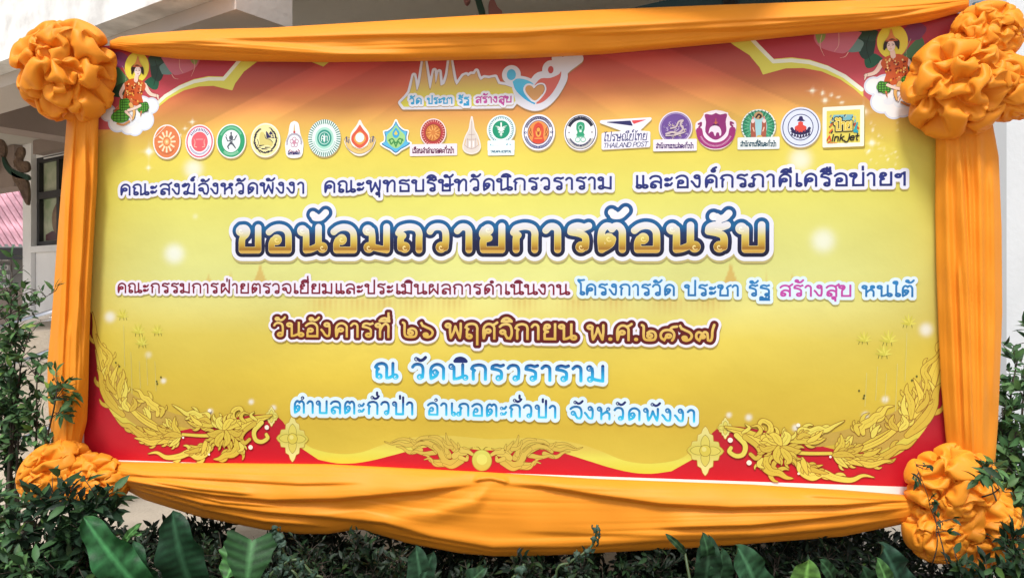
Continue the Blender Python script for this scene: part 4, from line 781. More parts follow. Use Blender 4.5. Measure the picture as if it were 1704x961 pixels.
# temple hall: wall with windows, column, eaves
hall = empty('temple_hall', F(2, 0, 0), label='white and beige temple hall with a deep eave, behind the banner', cat='building')
def part(mb, name, m, par=None, smooth=False):
    par = par or hall; o = mb.build(name, m, None, smooth); o.parent = par; o.matrix_parent_inverse = Matrix.Translation(-par.location) if par.type == 'EMPTY' else Matrix(); return o
ZS = 2.96                                        # soffit height
w = MB(); fbox(w, .0, .62, -.25, 0, .9, 2.0); fbox(w, .0, .62, -.25, 0, 3.05, 3.4); fbox(w, .62, 1.7, -.25, -.0, .9, 2.0); fbox(w, .62, 1.7, -.25, 0, 3.05, 3.4); fbox(w, 1.7, 4.6, -.25, 0, .9, 3.4)
fbox(w, 4.6, 9, -.25, 0, .9, 2.2); fbox(w, 4.6, 9, -.25, 0, 3.6, 4.2)
part(w, 'wall', M_white)
w = MB(); fbox(w, -.22, -.01, -.3, .05, .9, 3.4); part(w, 'column', M_white)
w = MB(); fbox(w, -.3, 9, -.35, .12, 0, .9); part(w, 'plinth', M_plinth)
w = MB(); fbox(w, -.008, 1.72, .003, .07, 1.93, 2.0); part(w, 'window_sill', M_white)
fr = MB(); fbox(fr, .0, .06, -.09, -.01, 2.0, 3.05); fbox(fr, .06, 1.7, -.09, -.01, 2.0, 2.06); fbox(fr, .06, 1.7, -.09, -.01, 2.99, 3.05); fbox(fr, .06, 1.7, -.085, -.005, 2.56, 2.64); fbox(fr, .48, .54, -.088, -.008, 2.06, 2.56); fbox(fr, .48, .54, -.088, -.008, 2.64, 2.99); fbox(fr, 1.64, 1.7, -.088, -.008, 2.06, 2.99)
win = part(fr, 'window', M_black)
M_pane = material('printed_pane', (.60, .62, .48), rough=.3, base2=(.26, .36, .20), nscale=5, spec=.6)
w = MB(); fbox(w, .04, 1.66, -.07, -.06, 2.03, 3.02)
o = w.build('pane', M_pane); o.parent = win
M_fig = material('pane_figure', (.16, .07, .05), rough=.3, base2=(.3, .2, .1), nscale=9)
def flat(pts, th, mk):
    V = [mk(a, b, 0) for a, b in pts]+[mk(a, b, th) for a, b in pts]; n = len(pts)
    return MB().add(V, [tuple(range(n))[::-1], tuple(range(n, 2*n))]+[(i, (i+1) % n, n+(i+1) % n, n+i) for i in range(n)])
o = flat(crom([(.56, 2.12), (.42, 2.20), (.40, 2.38), (.50, 2.50), (.54, 2.55), (.60, 2.44), (.62, 2.25), (.56, 2.12)], 4)[:-1], .004, lambda a, b, t: F(a-.12, -.058+t, b)).build('painted_figure', M_fig); o.parent = win
o = flat([(.24, 2.07), (.62, 2.07), (.62, 2.14), (.40, 2.18), (.24, 2.14)], .003, lambda a, b, t: F(a-.12, -.058+t, b)).build('painted_base', material('maroon_print', (.10, .03, .04), rough=.3)); o.parent = win
# band of dark windows at the right under the eave
fr = MB(); fbox(fr, 4.6, 9, -.2, -.06, 2.2, 2.28); fbox(fr, 4.6, 9, -.2, -.06, 3.52, 3.6)
for s_ in np.arange(4.6, 9, .92): fbox(fr, s_, s_+.07, -.19, -.05, 2.28, 3.52)
win2 = part(fr, 'window', M_black)
w = MB(); fbox(w, 4.62, 8.98, -.13, -.12, 2.25, 3.55); o = w.build('pane', M_glass); o.parent = win2
# eave: sunlit fascia, beam, soffit
w = MB(); fbox(w, -30, 3.98, 2.0, 2.14, 2.92, 4.9); fbox(w, 3.98, 6.6, 2.0, 2.14, 2.92, 4.9); part(w, 'eave_fascia', M_fascia)
w = MB(); fbox(w, -30, 6.6, 1.66, 2.0-.003, 2.84, 3.3); part(w, 'eave_beam', M_beam)
w = MB(); fbox(w, -30, 9, .003, 1.66-.003, 3.22, 3.34); part(w, 'soffit', M_soff)
w = MB(); fbox(w, -8, -.24, -.1, .14, 2.72, 3.215); fbox(w, .2, 4.4, .004, .12, 3.06, 3.215); part(w, 'lintel', M_brown)
for a_, b_ in ((2.1, 2.4), (-.9, -.6)): w = MB(); fbox(w, a_, b_, .16, 1.655, 2.90, 3.215); part(w, 'cross_beam', M_brown)
w = MB(); fbox(w, 4.3, 4.62, .005, .5, 2.8, 3.21); part(w, 'pier_head', M_beam)
g_ = MB(); hk = at(581, 6, 5.9); g_.tube([(hk.x, hk.y, 3.22), (hk.x, hk.y, 3.18), (hk.x+.02, hk.y, 3.15)], .018, 8); part(g_, 'hook', M_black, smooth=True)
g_ = MB(); g_.tube([F(s_, .02, 3.02) for s_ in (.25, 1.5, 3, 4.3)], .009, 6); part(g_, 'conduit', M_white, smooth=True)
# white pillar wall at the right edge
rw = empty('white_wall', at(1690, 600, 4.0), label='tall white painted wall beyond the right edge of the banner', cat='wall')
x0, x1 = at(1652, 0, 4.0).x, at(1652, 0, 4.0).x+2.2
w = MB(); w.box((x0, 4.0, 0), (x1-x0, 0, 0), (0, .3, 0), (0, 0, 4.4)); o = w.build('wall_panel', material('bluish_white_paint', (.66, .69, .72), rough=.7, noise=.1, nscale=2, bump=.002, bscale=30)); o.parent = rw; o.matrix_parent_inverse = Matrix.Translation(-rw.location)
w = MB(); w.box((x0-.02, 3.965, 0), (.07, 0, 0), (0, .032, 0), (0, 0, 4.4)); o = w.build('corner_strip', material('grey_trim', (.42, .44, .46), rough=.6)); o.parent = rw; o.matrix_parent_inverse = Matrix.Translation(-rw.location)
# neighbour building with the pink corrugated roof
nb = empty('neighbour_building', (-10.5, 15, 0), label='grey outbuilding with a pink corrugated roof, far left', cat='building')
def npart(mb, name, m, smooth=False):
    o = mb.build(name, m, None, smooth); o.parent = nb; o.matrix_parent_inverse = Matrix.Translation(-nb.location); return o
rows = []
tl, tr, bl, br = at(-260, 240, 17), at(40, 240, 17), at(-150, 410, 13), at(150, 410, 13)
nrm = (tr-tl).cross(bl-tl).normalized(); nrm = nrm if nrm.z > 0 else -nrm
for i in range(8):
    t = i/7; a, b = tl.lerp(bl, t), tr.lerp(br, t); rows.append([a.lerp(b, j/260)+nrm*(.05*(abs((j % 10)-5)/5 > .55)-.0) for j in range(261)])
npart(MB().grid(rows), 'roof', material('pink_roof_sheet', 'd4a2ae', rough=.5, base2='8e6670', nscale=1.3, bump=.003, bscale=20, trans=.0))
fa = MB(); fa.box(bl+Vector((0, -.03, -.22)), br-bl, (0, .12, 0), (0, 0, .2)); npart(fa, 'roof_fascia', M_black)
wl = MB(); b0 = at(-150, 480, 13.4); b1 = at(150, 480, 13.4); wl.box((b0.x, 13.4, 0), (b1.x-b0.x, 0, 0), (0, .2, 0), (0, 0, 2.2)); npart(wl, 'wall', M_wall2)
for yy_ in (430, 445, 460, 474):
    for xx_ in (-12, 0, 12):
        v_ = MB(); p0 = at(xx_-4, yy_+4, 13.38); p1 = at(xx_+4, yy_-4, 13.38)
        for a, b in ((0, .2), (.8, 1)): v_.box((p0.x+(p1.x-p0.x)*a, 13.33, p0.z), ((p1.x-p0.x)*(b-a), 0, 0), (0, .066, 0), (0, 0, p1.z-p0.z))
        for a, b in ((0, .22), (.78, 1)): v_.box((p0.x+(p1.x-p0.x)*.2, 13.335, p0.z+(p1.z-p0.z)*a), ((p1.x-p0.x)*.6, 0, 0), (0, .06, 0), (0, 0, (p1.z-p0.z)*(b-a)))
        npart(v_, 'vent_block', M_white)
lw = MB(); a = at(-60, 478, 10.6); b = at(60, 478, 10.6); lw.box((a.x, 10.6, 0), (b.x-a.x, 0, 0), (0, .25, 0), (0, 0, a.z)); tag(lw.build('low_wall', material('low_wall_paint', (.36, .30, .27), rough=.8, noise=.3, nscale=4)), 'low brownish wall between the outbuilding and the hall column', 'wall')
# ramp with two steel rails
rp = MB(); a, b, c, d = at(-60, 560, 6.6), at(140, 545, 6.2), at(140, 545, 8.2), at(-60, 548, 8.2)
P8 = [a, b, Vector((c.x, c.y, b.z)), Vector((d.x, d.y, a.z))]; rp.add([Vector((p.x, p.y, 0)) for p in P8]+P8, [(3, 2, 1, 0), (4, 5, 6, 7), (0, 1, 5, 4), (1, 2, 6, 5), (2, 3, 7, 6), (3, 0, 4, 7)])
tag(rp.build('ramp', M_conc), kind='structure')
for k_, (p, q, lab) in enumerate([(at(-30, 556, 5.2), at(150, 503, 5.0), 'upper polished steel handrail beside the left drape'), (at(-30, 628, 5.2), at(150, 563, 5.0), 'lower polished steel handrail beside the left drape'), (at(-30, 757, 5.2), at(150, 690, 5.0), 'lowest steel rail, near the ground at far left')]):
    r_ = empty('handrail', (p+q)/2, label=lab, cat='handrail', group='steel rails of the ramp')
    o = MB().tube([p, q], .030, 14).build('rail', M_steel, None, True); o.parent = r_; o.matrix_parent_inverse = Matrix.Translation(-r_.location)
    e1 = q.lerp(p, .02); e0 = Vector((e1.x, e1.y, .0)); o = MB().tube([e0, e1], .022, 10).build('post', M_steel, None, True); o.parent = r_; o.matrix_parent_inverse = Matrix.Translation(-r_.location)
# carved and painted roof finials
def carved(pieces, Y, th, name, label, cat):
    r_ = empty(name, at(pieces[0][1][0][0], pieces[0][1][0][1], Y), label=label, cat=cat)
    for nm, pts, m in pieces:
        o = flat(pts, th, lambda a, b, t: at(a, b, Y)+Vector((0, t, 0))).build(nm, m); o.parent = r_; o.matrix_parent_inverse = Matrix.Translation(-r_.location)
        bv = o.modifiers.new('bevel', 'BEVEL'); bv.width = .012; bv.segments = 2
    return r_
M_carv = material('carved_wood', (.20, .13, .085), rough=.6, base2=(.10, .06, .045), nscale=14, bump=.02, bscale=30)
M_grn = material('green_enamel', (.02, .06, .04), rough=.3); M_wh2 = material('white_enamel', (.7, .66, .6), rough=.4)
cr_ = lambda p: [tuple(x) for x in crom(p+p[:1], 4)[:-1]]
carved([('scroll', cr_([(-8, 236), (4, 232), (12, 242), (13, 256), (8, 264), (3, 256), (-4, 254), (-10, 262)]), M_carv), ('spine', cr_([(8, 256), (14, 270), (22, 280), (34, 286), (50, 292), (51, 300), (36, 298), (22, 292), (12, 280), (8, 268)]), M_grn),
        ('crest', cr_([(28, 258), (34, 247), (42, 246), (44, 256), (40, 268), (50, 270), (52, 284), (40, 288), (30, 280), (26, 270), (30, 264)]), M_carv), ('flame', cr_([(22, 284), (34, 292), (48, 300), (52, 320), (50, 342), (42, 330), (34, 312), (26, 300)]), M_carv)], 8.2, -.05, 'carved_finial', 'brown carved serpent finial with green spine, hanging left of the column', 'roof ornament')
carved([('stem', cr_([(786, -14), (796, -12), (803, 8), (808, 27), (802, 40), (797, 26), (792, 8)]), M_grn), ('petal', cr_([(771, -12), (782, -12), (783, 4), (777, 11), (772, 4)]), material('dusty_rose', (.30, .12, .11), rough=.5)), ('petal', cr_([(815, 6), (822, 4), (828, 16), (836, 26), (824, 40), (815, 34), (813, 18)]), material('dusty_rose', (.30, .12, .11), rough=.5))], 4.4, -.05, 'hanging_ornament', 'green stem with rosy petals hanging from the soffit above the banner', 'roof ornament')
# ---------------------------------------------------------------- banner frame and orange drapery
fr = empty('support_stand', (0, 3.4, 0), label='steel tube stand standing behind the banner', cat='frame')
def onb(u, v, w): return BO+BU*u+BV*v+BN*w
M_tube = material('teal_painted_steel', (.05, .12, .16), rough=.4)
for nm, a, b in [('post', (uL-.05, vT+.02), (uL-.05, -1.6)), ('post', (uR+.10, vT+.06), (uR+.10, -1.6)), ('rail', (uL-.05, vT-.06), (uR+.10, vT-.06)), ('rail', (uL-.05, vB-.05), (uR+.10, vB-.05))]:
    o = MB().tube([onb(a[0], a[1], -.06), onb(b[0], b[1], -.06)], .024, 10).build(nm, M_tube, None, True); o.parent = fr; o.matrix_parent_inverse = Matrix.Translation(-fr.location)
M_cloth = material('orange_satin', (.88, .31, .019), rough=.52, noise=.04, nscale=3, bump=.0005, bscale=420, spec=.28, sheen=.3, trans=.16)
def lerp_edge(pts):
    p = np.array(pts, float); return lambda s: np.interp(s, p[:, 0], p[:, 1])
def smoothstep(x): x = np.clip(x, 0, 1); return x*x*(3-2*x)
def drape(name, label, lo, hi, s0, s1, ns, nt_, bulge, creases, vert=False, w0=.03, seed=1, wrap=.35, power=.6, ends=(0, 0)):
    """cloth over the banner's edge. lo/hi: its two borders as functions of s (photo pixels, projected on the banner plane);
    creases: (points along s, height m, soft side px, sharp side px)"""
    rs_ = np.random.RandomState(seed); Sg = np.linspace(s0, s1, ns); V = np.zeros((nt_, ns, 3)); ph = rs_.rand(6)*6.28
    T = np.linspace(-wrap, 1+wrap*.5, nt_)
    for i, s_ in enumerate(Sg):
        a, b = lo(s_), hi(s_)
        for j, t in enumerate(T):
            tc = min(max(t, 0), 1); c = a+(b-a)*tc
            rel_ = 0.0
            for pts, amp, soft, sharp in creases:
                if pts[0][0] < s_ < pts[-1][0]:
                    q = np.interp(s_, [x for x, _ in pts], [y for _, y in pts]); d = c-q
                    if sharp < 0: soft_, sharp_ = -sharp, soft; d = -d
                    else: soft_, sharp_ = soft, sharp
                    f = math.exp(-(d/soft_)**2) if d < 0 else math.exp(-(d/sharp_)**2)
                    e = smoothstep((s_-pts[0][0])/max(1, .18*(pts[-1][0]-pts[0][0])))*smoothstep((pts[-1][0]-s_)/max(1, .18*(pts[-1][0]-pts[0][0])))
                    rel_ += amp*f*float(e)
            prof = max(0.0, 1-abs(2*tc-1)**2.2)**power
            wid = abs(b-a)*PXM
            w_ = w0*min(1, wid/.10)+min(bulge, wid*.5)*prof+rel_*min(1, prof*1.6+.15)
            w_ += .0022*math.sin(s_*.031+ph[0]+3*tc)+.0016*math.sin(s_*.07+ph[1]-5*tc)
            w_ += (.0008*math.sin(44*tc+ph[2]+s_*.006)+.0005*math.sin(71*tc+ph[3]-s_*.004)+.0003*math.sin(113*tc+ph[4]+s_*.009))*(.55+.45*math.sin(s_*.011+9*tc+ph[5]))*min(1, prof*2)
            over = 0
            if t < 0: w_ = w_-(-t)*.42; over = -t*.06
            if t > 1: w_ = w_-(t-1)*.5
            px, py = (c, s_) if vert else (s_, c)
            u, v = P(px, py, w_); V[j, i] = tuple(onb(u, v, w_))
    idx = np.arange(ns*nt_).reshape(nt_, ns)
    Fq = np.stack([idx[:-1, :-1], idx[:-1, 1:], idx[1:, 1:], idx[1:, :-1]], -1).reshape(-1, 4)
    loc = tuple(V.reshape(-1, 3).mean(0))
    o = mesh_obj(name, V.reshape(-1, 3), [tuple(map(int, f)) for f in Fq], M_cloth, smooth=True, loc=loc)
    so_ = o.modifiers.new('thickness', 'SOLIDIFY'); so_.thickness = .002; so_.offset = -1
    return tag(o, label, 'drape', 'orange drapes framing the banner')
top = [(180, 70), (200, 62), (250, 56), (330, 50), (450, 47), (600, 38), (800, 26), (1000, 17), (1200, 9), (1400, 2), (1620, -6)]
btm = [(180, 80), (200, 82), (230, 90), (300, 98), (420, 102), (550, 103), (700, 101), (860, 97), (1000, 90), (1200, 72), (1350, 57), (1450, 50), (1540, 36), (1620, 14)]
drape('orange_drape', 'long orange swag across the top edge of the banner', lerp_edge(top), lerp_edge(btm), 183, 1612, 400, 84, .125, [
 ([(180, 72), (300, 66), (450, 62), (640, 56), (860, 54), (1000, 44), (1200, 33), (1400, 24), (1620, 4)], .022, 16, 5), ([(185, 74), (300, 72), (420, 80), (520, 88), (700, 92)], .016, 8, 3), ([(185, 76), (300, 78), (450, 87), (640, 96)], .013, 7, 3),
 ([(240, 68), (330, 68), (440, 76), (560, 86)], .010, 6, 3), ([(420, 94), (560, 96), (760, 94), (950, 88), (1150, 72), (1400, 44)], .016, 9, 4), ([(900, 58), (1050, 52), (1250, 42), (1450, 25), (1615, 0)], .018, 12, 4), ([(1150, 52), (1300, 44), (1480, 30), (1612, 10)], .014, 8, 3), ([(1380, 12), (1500, 8), (1612, -2)], .014, 6, 4), ([(1440, 40), (1520, 26), (1612, 6)], .012, 6, 3)])
btop = [(150, 768), (200, 768), (300, 770), (540, 772), (800, 785), (1000, 797), (1250, 806), (1400, 815), (1540, 826)]
bbot = [(150, 786), (185, 800), (240, 830), (330, 858), (440, 880), (500, 887), (545, 887), (590, 880), (604, 880), (677, 902), (765, 919), (824, 924), (883, 924), (941, 921), (1000, 918), (1138, 911), (1226, 905), (1314, 898), (1402, 891), (1505, 870), (1540, 852)]
drape('orange_drape', 'deep orange swag sagging along the bottom edge of the banner', lerp_edge(btop), lerp_edge(bbot), 152, 1536, 460, 110, .05, [
 ([(150, 784), (260, 790), (380, 796), (500, 803), (620, 801)], .014, 16, 3), ([(155, 786), (260, 806), (360, 822), (450, 830), (560, 828), (700, 815), (812, 801)], .034, 26, 3.5), ([(160, 790), (250, 812), (340, 836), (440, 850), (540, 858), (640, 868), (740, 896)], .024, 13, 3), ([(165, 794), (250, 820), (340, 846), (440, 866), (560, 875)], .016, 8, 2.5), ([(170, 792), (260, 809), (370, 834), (480, 843)], .010, 5, 2),
 ([(240, 798), (330, 812), (430, 822)], .012, 7, 2.5), ([(590, 868), (700, 888), (820, 909), (950, 908), (1100, 898), (1250, 891), (1400, 876), (1530, 856)], .020, 14, 3), ([(600, 875), (700, 896), (820, 917), (950, 916), (1100, 906)], .010, 5, 2), ([(640, 862), (720, 856), (790, 834), (824, 806)], .016, 10, 16),
 ([(812, 801), (900, 806), (1000, 822), (1100, 836), (1220, 842), (1400, 838), (1536, 828)], .030, 26, 3.5), ([(840, 880), (960, 884), (1100, 888), (1220, 886), (1300, 882)], .010, 30, 5), ([(1080, 876), (1250, 872), (1400, 856), (1530, 840)], .024, 20, 3.5), ([(1330, 822), (1430, 827), (1530, 832)], .010, 8, 3.5), ([(785, 801), (800, 796), (818, 795), (835, 799), (850, 803)], .016, 6, 2)], seed=2)
Ll = [(60, 118), (200, 111), (300, 103), (400, 95), (500, 88), (560, 83), (600, 79), (650, 79), (700, 82), (735, 88), (790, 96)]
Lr = [(60, 166), (200, 164), (300, 162), (400, 156), (500, 151), (560, 149), (650, 147), (700, 145), (735, 136), (790, 126)]
drape('orange_drape', 'narrow orange drape hanging down the left edge of the banner', lerp_edge(Ll), lerp_edge(Lr), 130, 780, 200, 100, .045, [
 ([(150, 128), (250, 120), (350, 114), (500, 108), (640, 102), (760, 102)], 0.0287, 8, 4.2), ([(180, 140), (300, 142), (420, 136), (560, 126), (700, 122), (770, 116)], 0.0339, 12, 4.2), ([(200, 158), (320, 154), (450, 146), (600, 138), (740, 128)], 0.0209, 6, 5.3), ([(260, 110), (400, 106), (560, 97), (720, 95)], 0.0182, 6, 3.2), ([(480, 134), (600, 132), (720, 126)], 0.0182, 6, 3.2), ([(520, 116), (640, 112), (760, 108)], 0.0157, 5, 3.2)], vert=True, seed=3)
Rl = [(60, 1560), (200, 1558), (250, 1557), (350, 1556), (450, 1558), (560, 1562), (640, 1566), (720, 1573), (800, 1580)]
Rr = [(60, 1646), (200, 1651), (260, 1662), (380, 1667), (520, 1668), (600, 1665), (700, 1661), (800, 1654)]
drape('orange_drape', 'wide orange drape with a stitched hem hanging down the right edge of the banner', lerp_edge(Rl), lerp_edge(Rr), 150, 800, 200, 120, .045, [
 ([(170, 1578), (300, 1576), (450, 1580), (620, 1588), (780, 1596)], 0.0234, 9, 5.3), ([(190, 1592), (300, 1600), (420, 1607), (560, 1612), (790, 1618)], 0.0391, 14, 3.2), ([(190, 1606), (330, 1614), (480, 1618), (640, 1622), (790, 1624)], 0.0234, 7, 4.2), ([(180, 1628), (320, 1632), (480, 1634), (640, 1636), (790, 1634)], 0.0312, 10, 6.3), ([(240, 1650), (380, 1654), (540, 1655), (700, 1650)], 0.0209, 9, 6.3), ([(420, 1594), (560, 1600), (760, 1608)], 0.0157, 5, 3.2)], vert=True, seed=4)
# rosettes: a sheet of cloth tied down at a few points so that it puffs and folds between them (small position-based cloth solve)
def tied_cloth(seed, RX, RY, RW, N=84, slack=2.0, ties=17, steps=130, cover=1.05, press=.0016):
    rs_ = np.random.RandomState(seed); g_ = np.linspace(-1, 1, N); A_, B_ = np.meshgrid(g_, g_)
    x_ = A_*np.sqrt(1-B_**2/2); y_ = B_*np.sqrt(1-A_**2/2)              # square -> disc
    r_ = np.hypot(x_, y_)+1e-9; ang = r_*math.pi*.5*cover*1.12
    D = np.stack([x_/r_*np.sin(ang), y_/r_*np.sin(ang), np.cos(ang)], -1).reshape(-1, 3)
    X = D*.80*(1+.05*rs_.randn(len(D), 1)); X += .02*rs_.randn(*X.shape)
    id_ = np.arange(N*N).reshape(N, N); sets = []
    def pairs(a, b, k, st): sets.append((a.ravel(), b.ravel(), np.linalg.norm(D[a.ravel()]-D[b.ravel()], axis=1)*.80*k, st))
    for o_ in (0, 1):
        pairs(id_[:, o_:-1:2], id_[:, o_+1::2], slack, 1.0); pairs(id_[o_:-1:2, :], id_[o_+1::2, :], slack, 1.0)
        for p_ in (0, 1):
            a, b = id_[o_:-1:2, p_:-1:2], id_[o_+1::2, p_+1::2]; pairs(a, b, slack, .5)
            a, b = id_[o_:-1:2, p_+1::2], id_[o_+1::2, p_:-1:2][:, :a.shape[1]]; m_ = min(a.shape[1], b.shape[1]); pairs(a[:, :m_], b[:, :m_], slack, .5)
    bend = []
    for st_ in (0, 1, 2, 3):
        bend.append((id_[:, st_:-2:4], id_[:, st_+2::4])); bend.append((id_[st_:-2:4, :], id_[st_+2::4, :]))
    bend = [(a[:, :min(a.shape[1], b.shape[1])][:min(a.shape[0], b.shape[0])].ravel(), b[:, :min(a.shape[1], b.shape[1])][:min(a.shape[0], b.shape[0])].ravel()) for a, b in bend]
    for a, b in bend: sets.append((a, b, np.linalg.norm(D[a]-D[b], axis=1)*.80*slack, .05))
    pin = []
    for i in range(ties):
        z = 1-(i+.5)/ties*1.02; q = math.sqrt(max(0, 1-z*z)); th = 2.39996*i+rs_.uniform(-.45, .45)
        t = np.array([q*math.cos(th), q*math.sin(th), z+rs_.uniform(-.1, .1)]); t /= np.linalg.norm(t)
        pin.append((int(np.argmax(D@t)), t*rs_.uniform(.50, .62)))
    rim_ = np.concatenate([id_[0], id_[-1], id_[:, 0], id_[:, -1]]); rim_ = np.unique(rim_)
    Xr = D[rim_]*np.array([.62, .62, .9]); pi_ = np.array([p for p, _ in pin]); pt = np.array([t for _, t in pin])
    V = np.zeros_like(X)
    for k in range(steps):
        G3 = X.reshape(N, N, 3); nx_ = np.zeros_like(G3); nx_[1:-1, 1:-1] = np.cross(G3[1:-1, 2:]-G3[1:-1, :-2], G3[2:, 1:-1]-G3[:-2, 1:-1]); n_ = nx_.reshape(-1, 3); n_ /= (np.linalg.norm(n_, axis=1, keepdims=True)+1e-9)
        rad_ = np.linalg.norm(X, axis=1, keepdims=True)
        V = V*.90+press*(.55*n_+.75*X/(rad_+1e-9))+np.array([0, -.0003, 0])
        over = np.clip(rad_-1.0, 0, 1); V -= X/(rad_+1e-9)*over*.25
        Xo = X.copy(); X = X+V; f = min(1, (k+1)/40)
        for it in range(5):
            for a, b, L_, st in sets:
                d = X[b]-X[a]; l = np.linalg.norm(d, axis=1)+1e-9; e = (.5*st*(l-L_)/l)[:, None]*d
                if st < .3: e *= (l < L_)[:, None]
                X[a] += e; X[b] -= e
            X[pi_] = X[pi_]*(1-f)+pt*f; X[rim_] = Xr
        rad_ = np.linalg.norm(X, axis=1, keepdims=True); X = np.where(rad_ < .45, X*(.45/(rad_+1e-9)), X)
        V = (X-Xo)*.92
    G3 = X.reshape(N, N, 3)
    for _ in range(1): G3[1:-1, 1:-1] = .76*G3[1:-1, 1:-1]+.06*(G3[:-2, 1:-1]+G3[2:, 1:-1]+G3[1:-1, :-2]+G3[1:-1, 2:])
    Fq = np.stack([id_[:-1, :-1], id_[:-1, 1:], id_[1:, 1:], id_[1:, :-1]], -1).reshape(-1, 4)
    return G3.reshape(-1, 3)*np.array([RX, RY, RW]), Fq
def rosette(label, lobes, seed):
    mb = MB()
    for i, (px, py, rx, ry, ties, tilt) in enumerate(lobes):
        s_ = pxm(px, py); w_ = .10; u, v = P(px, py, w_); cx = onb(u, v, w_)
        V, Fq = tied_cloth(seed+i*7, rx*s_, ry*s_, min(rx, ry)*s_*.9, ties=ties)
        ca, sa = math.cos(tilt), math.sin(tilt); mb.add([cx+BU*float(x*ca-y*sa)+BV*float(x*sa+y*ca)+BN*float(z-.02) for x, y, z in V], [tuple(map(int, f)) for f in Fq])
    c0 = onb(*P(lobes[0][0], lobes[0][1], .1), .1)
    o = mb.build('cloth_rosette', M_cloth, None, True, loc=tuple(c0))
    sb = o.modifiers.new('smooth', 'SUBSURF'); sb.levels = sb.render_levels = 1
    return tag(o, label, 'rosette', 'orange cloth rosettes on the banner corners')
rosette('ruffled orange cloth rosette on the upper left corner, before the white eave', [(108, 116, 82, 88, 31, .3)], 11)
rosette('large ruffled orange cloth rosette on the upper right corner, before the white wall', [(1598, 140, 90, 84, 25, .9), (1646, 54, 56, 52, 13, .2), (1668, 140, 56, 74, 14, 1.2)], 23)
rosette('orange cloth rosette on the lower left corner, half hidden by dark leaves', [(88, 786, 66, 48, 13, .5), (150, 800, 44, 62, 12, 1.5)], 37)
rosette('orange cloth rosette of two lobes on the lower right corner among the shrubs', [(1586, 806, 72, 66, 20, .2), (1642, 880, 74, 64, 19, 1.0), (1564, 884, 54, 52, 15, .1)], 53)
# ---------------------------------------------------------------- plants
M_leaf = material('leaf', (1, 1, 1), rough=.5, attr=True, noise=.25, nscale=16, bump=.002, bscale=60, spec=.20, trans=.08)
M_bark = material('bark', (.055, .042, .030), rough=.9, noise=.4, nscale=30, bump=.004, bscale=40)
GR = [(.012, .032, .013), (.018, .048, .018), (.008, .021, .010), (.030, .072, .024), (.014, .038, .018)]
class Leaves:
    def __init__(s): s.V = []; s.F = []; s.C = []
    def leaf(s, p, d, n, L, W, col, fold=.25, droop=.25, segs=3):
        d = Vector(d).normalized(); n = Vector(n); side = d.cross(n)
        if side.length < 1e-3: side = d.cross(Vector((.3, .2, .9)))
        side.normalize(); n = side.cross(d).normalized(); b = len(s.V)
        prof = {2: (0, 1, 0), 3: (.06, .85, .72, 0), 4: (.05, .7, 1, .62, 0)}[segs]
        for i in range(segs+1):
            t = i/segs; c = Vector(p)+d*L*t-n*L*droop*t*t; w = W*prof[i]*.5
            s.V += [tuple(c+side*w+n*w*fold), tuple(c), tuple(c-side*w+n*w*fold)]
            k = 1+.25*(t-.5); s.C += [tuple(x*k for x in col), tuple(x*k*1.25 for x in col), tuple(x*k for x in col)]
        for i in range(segs):
            a = b+3*i; s.F += [(a, a+1, a+4, a+3), (a+1, a+2, a+5, a+4)]
    def build(s, name, par=None):
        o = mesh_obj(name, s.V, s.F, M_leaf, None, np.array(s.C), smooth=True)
        if par is not None: o.parent = par; o.matrix_parent_inverse = Matrix.Translation(-par.location)
        return o
def rv(r, a=1.0): return Vector((r.uniform(-a, a), r.uniform(-a, a), r.uniform(-a, a)))
def shrub(label, base, tips, leaf=(.05, .022), per=26, seed=1, cols=GR, twig=.10, cat='shrub', group=None, name='leafy_shrub', stem=.009, start=.35, dense=1):
    "stems from the base to each tip, twigs along their upper part, leaves along the twigs"
    r = random.Random(seed); base = Vector(base); root = empty(name, base, label=label, cat=cat, group=group); lv = Leaves(); br = MB()
    for tip in tips:
        tip = Vector(tip); pts = []; n = 9; bow = Vector((r.uniform(-.05, .05), r.uniform(-.05, .05), 0)); b0 = base+Vector((r.uniform(-.04, .04), r.uniform(-.03, .03), 0))
        for i in range(n+1):
            t = i/n; pts.append(b0.lerp(tip, t)+bow*math.sin(math.pi*t)+rv(r, .008)*t)
        br.tube(pts, [stem*(1-.75*i/n) for i in range(n+1)], 6)
        for k in range(per):
            t = start+(1-start)*r.random()**.8; i = min(int(t*n), n-1); p = pts[i].lerp(pts[i+1], t*n-i)
            ax = (pts[i+1]-pts[i]).normalized(); d = (rv(r)+ax*.5+Vector((0, -.25, .25))).normalized(); L = twig*r.uniform(.5, 1.2); q = p+d*L
            br.tube([p, p.lerp(q, .5)+rv(r, .005), q], [.0022, .0016, .0008], 4)
            for m in range(r.randint(3, 6)*dense):
                u = r.uniform(.25, 1.05); lp = p.lerp(q, u); ld = (d*.7+rv(r)).normalized(); sz = r.uniform(.5, 1.25)
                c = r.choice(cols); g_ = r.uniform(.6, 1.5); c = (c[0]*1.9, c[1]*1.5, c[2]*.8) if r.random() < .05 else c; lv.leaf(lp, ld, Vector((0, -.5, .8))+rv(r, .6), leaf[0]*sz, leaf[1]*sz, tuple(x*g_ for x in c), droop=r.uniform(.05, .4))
    o = br.build('branches', M_bark, None, True); o.parent = root; o.matrix_parent_inverse = Matrix.Translation(-base)
    lv.build('foliage', root); return root
def G0(px, Y): p = at(px, 480, Y); return (p.x, Y, 0)
